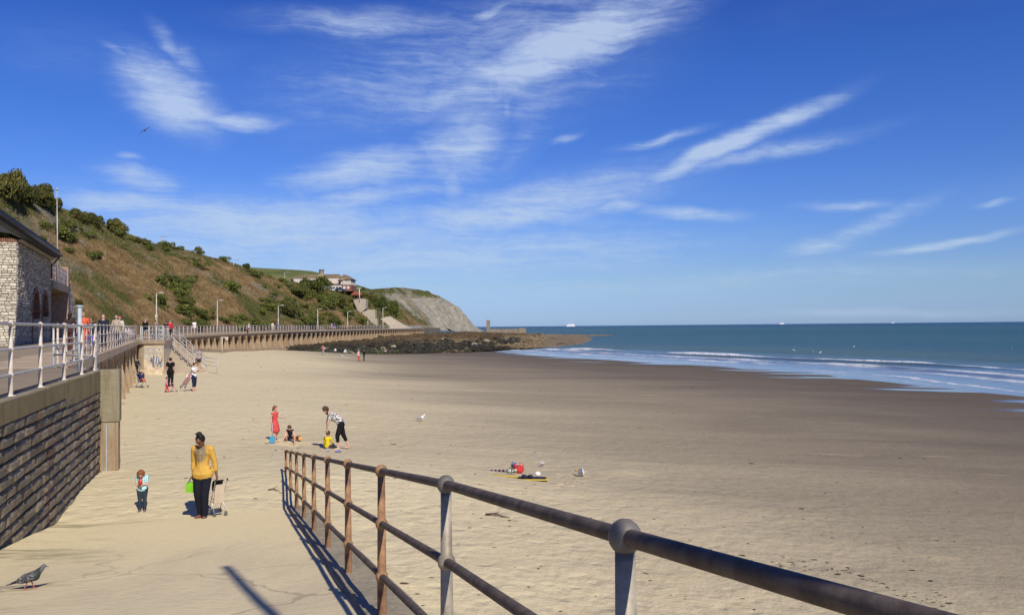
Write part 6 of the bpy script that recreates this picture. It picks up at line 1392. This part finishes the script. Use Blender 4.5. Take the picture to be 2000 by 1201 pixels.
pr('person in dark violet directly below the third promenade lamp', 541, 160, 1.65, 180, 'walk', 'tan', (.06, .045, .13), None, 'long', (.03, .03, .07), 'long', 'black', 'short', vox=.06)
pr('person in lilac walking on the far promenade between the fourth and fifth lamps', 648, 205, 1.75, 60, 'walk', 'pale', (.45, .24, .45), None, 'long', (.30, .12, .14), 'long', 'black', 'short', vox=.07, fat=1.2)
pr('person in dark blue right beside the one in lilac', 653, 207, 1.75, 60, 'walk', 'tan', (.06, .06, .25), None, 'long', (.35, .32, .30), 'long', 'black', 'short', vox=.07, fat=1.2)

# ------------------------------------------------------------------ birds
def mk_pigeon():
    m, t, b = mat('pigeon_feather', .55, .3); oc = t.n('ShaderNodeTexCoord').outputs['Object']; s = t.n('ShaderNodeSeparateXYZ', {0: oc})
    n = t.noise(oc, 46, 4, .7, .6); col = t.ramp(n, [(.40, (.022, .022, .028)), (.52, (.07, .072, .085)), (.62, (.24, .25, .26))])
    head = t.ss(s.outputs[0], .085, .125); col = t.mix(head, col, (.13, .135, .165)); neck = t.m('MULTIPLY', t.ss(s.outputs[0], .045, .07), t.ss(s.outputs[0], .12, .10)); col = t.mix(neck, col, (.035, .045, .04))
    tail = t.ss(s.outputs[0], -.085, -.12); col = t.mix(tail, col, (.045, .032, .045)); t.l.new(col, b.inputs['Base Color']); return m
def bird(name, label, p, rz, s, body, wing=None, leg=(.50, .16, .12), beak=(.12, .11, .11), sit=False, cat='bird'):
    m_ = MB(); cap(m_, (-.06, 0, .115), (.045, 0, .155), .030, .050, 12, 1); cap(m_, (.05, 0, .16), (.105, 0, .215), .040, .024); cap(m_, (.105, 0, .215), (.122, 0, .238), .022, .021); cap(m_, (-.06, 0, .115), (-.19, 0, .082), .024, .010, 10, .45)
    v = [x.copy() for x in m_.v]; m_.v = [x*s for x in v]
    o = fuse(m_, name, .0045*s, body, loc=(p[0], p[1], p[2]-(0 if sit else .032*s)), rot=(0, 0, rz)); tag(o, label, cat)
    for sg in (1, -1):
        w = MB(); w.ball((-.02*s, sg*.040*s, .140*s), (.085*s, .014*s, .036*s), 12, 7, Matrix.Rotation(R(-17), 3, 'Y')); cap(w, (-.07*s, sg*.034*s, .125*s), (-.15*s, sg*.012*s, .100*s), .018*s, .006*s, 8, .5); w.build('wing', wing or body, o, True)
        if not sit:
            l = MB(); x0 = .012*sg*s; cap(l, (x0, sg*.02*s, .10*s), (x0+.022*sg*s, sg*.022*s, .042*s), .006*s, .0045*s, 6)
            for a in (-.5, 0, .5, math.pi): cap(l, (x0+.022*sg*s, sg*.022*s, .037*s), (x0+.022*sg*s+.032*s*math.cos(a), sg*.022*s+.032*s*math.sin(a), .034*s), .0035*s, .002*s, 5)
            l.build('leg', plain('bird_leg', leg, .6), o, True)
        e = MB(); e.ball((.130*s, sg*.0185*s, .243*s), .0042*s, 6, 5); e.build('eye', plain('bird_eye', (.25, .08, .02), .3), o, True)
    k = MB(); cap(k, (.138*s, 0, .236*s), (.164*s, 0, .228*s), .0065*s, .0025*s, 7); k.build('beak', plain('beak', beak, .5), o, True)
    return o
PIG = mk_pigeon(); GULLW = plain('gull_white', (.78, .78, .76), .6, .03, 8); GULLG = plain('gull_grey', (.36, .38, .41), .6, .05, 8)
p = on_ground(57, 1150); bird('pigeon', 'grey pigeon walking to the right at the foot of the ramp wall', tuple(p), R(12), 1.08, PIG)
p = on_ground(822, 823); bird('gull', 'white gull standing alone in the middle of the beach', tuple(p), R(-20), 1.5, GULLW, GULLG, (.55, .3, .1), (.6, .4, .05))
p = on_ground(670, 698); bird('gull', 'white gull on the wet sand in front of the crouching figure in white', tuple(p), R(160), 1.7, GULLW, GULLG, (.55, .3, .1), (.6, .4, .05))
for px, py, lab in [(1551, 685, 'leftmost white gull floating close to shore'), (1587, 688, 'middle one of three white gulls floating close to shore'), (1602, 689.5, 'right one of three white gulls floating close to shore'), (1667, 678, 'white gull floating alone farther out to the right'), (1975, 683, 'white gull floating near the right edge of the sea')]:
    p = at_z(px, py, .05); bird('gull', lab, (p.x, p.y, -.15), R(rnd.uniform(0, 360)), 2.2, GULLW, GULLG, sit=True)
# gull in flight
p = at_y(283, 255, 62); t = thing('flying_gull', 'dark small gull gliding in the sky above the hill', 'bird', tuple(p)); t.scale = (.75, .75, .75); DG = plain('gull_silhouette', (.12, .12, .13), .7)
m_ = MB(); cap(m_, (-.10, .28, -.02), (.06, -.22, .03), .05, .045, 8); m_.build('body', DG, t, True)
for sg in (1, -1): m_ = MB(); m_.extr([(0, -.08, .0), (0, .10, .0), (sg*.30-.05, .12, .16*sg+.06), (sg*.34, -.04, .18*sg+.06)], [(0, -.08, .03), (0, .10, .03), (sg*.30-.05, .12, .16*sg+.09), (sg*.34, -.04, .18*sg+.09)]); m_.extr([(sg*.34, -.04, .18*sg+.06), (sg*.30-.05, .12, .16*sg+.06), (sg*.62, .16, .40*sg)], [(sg*.34, -.04, .18*sg+.08), (sg*.30-.05, .12, .16*sg+.08), (sg*.62, .16, .40*sg+.01)]); m_.build('wing', DG, t)

# ------------------------------------------------------------------ things left on the sand
YEL = plain('yellow_foam', (.62, .48, .06), .6, .1, 6); WHP = plain('white_plastic', (.78, .78, .76), .45, .03, 6); DKC = plain('dark_cloth', (.03, .025, .05), .85, .2, 6); REDC = plain('red_cloth', (.62, .04, .04), .7, .12, 7, .01)
def G(px, py): return on_ground(px, py)
# striped windbreak rolled out flat
p = G(979, 921); t = thing('rolled_windbreak', 'long black and white striped rolled windbreak pointing left from the red bag', 'windbreak', tuple(p))
LILAC = plain('lilac_cloth', (.30, .24, .30), .8, .1, 6)
for k in range(12): m_ = MB(); cap(m_, (-.34+.055*k, 0, .035), (-.34+.055*k+.035, .004, .036), .032, .032, 8); m_.build('stripe_band', DKC if k % 2 else LILAC, t, True)
# red bag
p = G(1013, 924); t = thing('beach_bag', 'bulging red beach bag in the heap of things on the sand', 'bag', tuple(p)); m_ = MB(); r_ = random.Random(3)
m_.ball((0, 0, .12), (.16, .12, .13), 12, 8); m_.ball((.05, -.03, .20), (.10, .08, .09)); m_.ball((-.07, .02, .19), (.08, .08, .08)); fuse(m_, 'bag_body', .012, REDC, t)
for s_ in (-.05, .04): m_ = MB(); m_.tube([(s_-.05, -.09, .18), (s_-.03, -.12, .27), (s_+.04, -.11, .27), (s_+.06, -.09, .19)], .008, 6); m_.build('handle', WHP, t, True)
p = G(1000, 926); t = thing('towel_heap', 'crumpled green and white towel left of the red bag', 'towel', tuple(p)); m_ = MB()
for k in range(8): m_.ball((r_.uniform(-.1, .1), r_.uniform(-.07, .07), r_.uniform(.02, .13)), (r_.uniform(.03, .07), .05, r_.uniform(.025, .05)), 8, 5)
fuse(m_, 'towel', .012, plain('patterned_towel', (.62, .64, .56), .9, .4, 16, .01, c2=(.06, .14, .07)), t)
p = G(1001, 915); bucket('toy_bucket', 'small dark blue and green bucket behind the crumpled towel', p, (.05, .10, .22), .07, .12, 40, .6)
p = G(1040, 937); t = thing('bodyboard', 'flat black and yellow bodyboard lying on the sand in front of the red bag', 'bodyboard', tuple(p), R(-4)); m_ = MB(); m_.prism([(-.42, -.10), (-.30, -.17), (.36, -.18), (.42, -.10), (.42, .12), (.36, .18), (-.30, .17), (-.42, .10)], .02, .05); m_.build('board', YEL, t); m_ = MB(); m_.prism([(-.40, -.09), (-.29, -.15), (.34, -.16), (.38, .0), (.30, .12), (-.28, .15), (-.38, .09)], .052, .068); m_.build('deck_skin', DKC, t)
p = G(1050, 934); t = thing('white_ball', 'white ball resting on the black and yellow bodyboard', 'ball', tuple(p+Vector((0, 0, .12)))); m_ = MB(); m_.ball((0, 0, 0), (.085, .075, .065), 14, 9); m_.build('ball_skin', WHP, t, True)
p = G(1030, 937); t = thing('dark_clothes', 'dark folded clothes on the left end of the bodyboard', 'clothes', tuple(p+Vector((0, 0, .06)))); m_ = MB(); [m_.ball((r_.uniform(-.13, .1), r_.uniform(-.05, .05), r_.uniform(.0, .05)), (.07, .06, .035), 8, 5) for k in range(6)]; fuse(m_, 'clothes', .014, DKC, t)
p = G(985, 930); t = thing('yellow_mat', 'narrow yellow beach mat lying between the windbreak and the bodyboard', 'mat', tuple(p), R(-26)); m_ = MB(); m_.box((0, 0, .012), (.75, .14, .022)); m_.build('mat_sheet', YEL, t)
bucket('white_cup', 'white cup standing alone behind the heap of beach things', G(1059, 911), (.8, .8, .8), .06, .12, cat='cup')
bucket('toy_bucket', 'white bucket tipped over on dug sand at the right end of the beach things', G(1128, 930), (.74, .74, .72), .10, .17, 78, 1.45)
m_ = MB(); p = G(1126, 927); m_.ball(p+Vector((0, -.05, .14)), (.06, .06, .03), 8, 5); tag(m_.build('toy_mould', plain('orange_plastic', (.65, .33, .05), .5), None, True), 'small orange toy resting on the tipped white bucket', 'toy')
# drift wood and weed
def stick(px, py, px2, py2, lab, r=.014):
    a, b = G(px, py), G(px2, py2); t = thing('stick', lab, 'driftwood', tuple(a)); d = b-a; m_ = MB(); m_.tube([(0, 0, .02), tuple(d*.35+Vector((.01, .03, .05))), tuple(d*.7+Vector((0, -.02, .03))), tuple(d+Vector((0, 0, .02)))], [r, r*.9, r*.7, r*.3], 6); m_.tube([tuple(d*.35+Vector((0, .03, .05))), tuple(d*.5+Vector((.05, .12, .09)))], [r*.6, r*.2], 5); m_.build('branch', plain('driftwood', (.10, .065, .04), .9, .2, 9), t, True)
stick(524, 958, 547, 960, 'thin twig on the dry sand left of the railing end'); stick(948, 1006, 996, 1012, 'dark forked driftwood stick on the sand behind the railing', .022); stick(1160, 1038, 1185, 1048, 'short brown stick on the sand left of the nearest railing post', .012)
rr = np.random.RandomState(21); pts, scl = [], []
for k in range(520):
    if k < 150:                                      # the tide line of weed behind the handrail
        u = rr.rand(); px, py = 1340+u*520+rr.normal()*8, 1062+u*108+rr.normal()*7+14*math.sin(u*9)
    elif k < 330: px, py = rr.uniform(760, 1900), rr.uniform(880, 1195)
    elif k < 430: px, py = rr.uniform(430, 1400), rr.uniform(715, 900)
    elif k < 480: px, py = rr.uniform(360, 620), rr.uniform(690, 725)
    else: px, py = rr.uniform(230, 560), rr.uniform(760, 980)
    p = G(px, py)
    if p.z > .15 and p.y < 200: s_ = rr.uniform(.006, .028)*(p.y/12)**.4*(1.6 if rr.rand() < .06 else 1); pts.append(p); scl.append((s_*rr.uniform(.8, 2.6), s_, s_*.5))
WEEDM = plain('dry_seaweed', (.085, .058, .030), .85, .3, 5, .01, c2=(.03, .022, .012))
scatter_mass('seaweed', 'scraps of dark dry seaweed and pebbles strewn over the beach', pts, scl, rock_me, WEEDM, 'seaweed')
pts, scl = [], []
for k in range(90):
    u = rr.rand(); p = G(1450+u*170+rr.normal()*7, 1092+u*38+rr.normal()*5); s_ = rr.uniform(.03, .10); pts.append(p-Vector((0, 0, s_*.4))); scl.append((s_*1.5, s_*1.2, s_*.6))
for k in range(60): p = G(rr.uniform(1085, 1150), rr.uniform(925, 950)); s_ = rr.uniform(.02, .06); pts.append(p); scl.append((s_*1.3, s_, s_*.5))
for k in range(60): p = G(rr.normal()*16+590, rr.normal()*3+868); s_ = rr.uniform(.02, .07); pts.append(p); scl.append((s_*1.3, s_, s_*.5))
scatter_mass('sand_lumps', 'lumps of dug and washed-up sand on the beach', pts, scl, rock_me, SAND, 'sand')
# green weed and shingle strip at the foot of the far wall
pts, scl = [], []
for k in range(900):
    px = rnd.uniform(600, 720); p = reef_pt(px, rnd.triangular(678, 691, 689)) or on_ground(px, rnd.uniform(684, 692)); s_ = rnd.uniform(.15, .5); pts.append(p); scl.append((s_*1.5, s_, s_*.6))
scatter_mass('green_weed', 'green weed and pale shingle strewn along the foot of the far sea wall', pts, scl, rock_me, WEEDG, 'seaweed')

# tall plain pole just behind the camera by the railing: it throws the long straight shadow on the ramp
pole('tall_pole', 'tall bare pole beside the ramp railing whose long straight shadow lies on the ramp', 'pole', (1.46, -.3, 4.35), 8.05, .052, GALV)
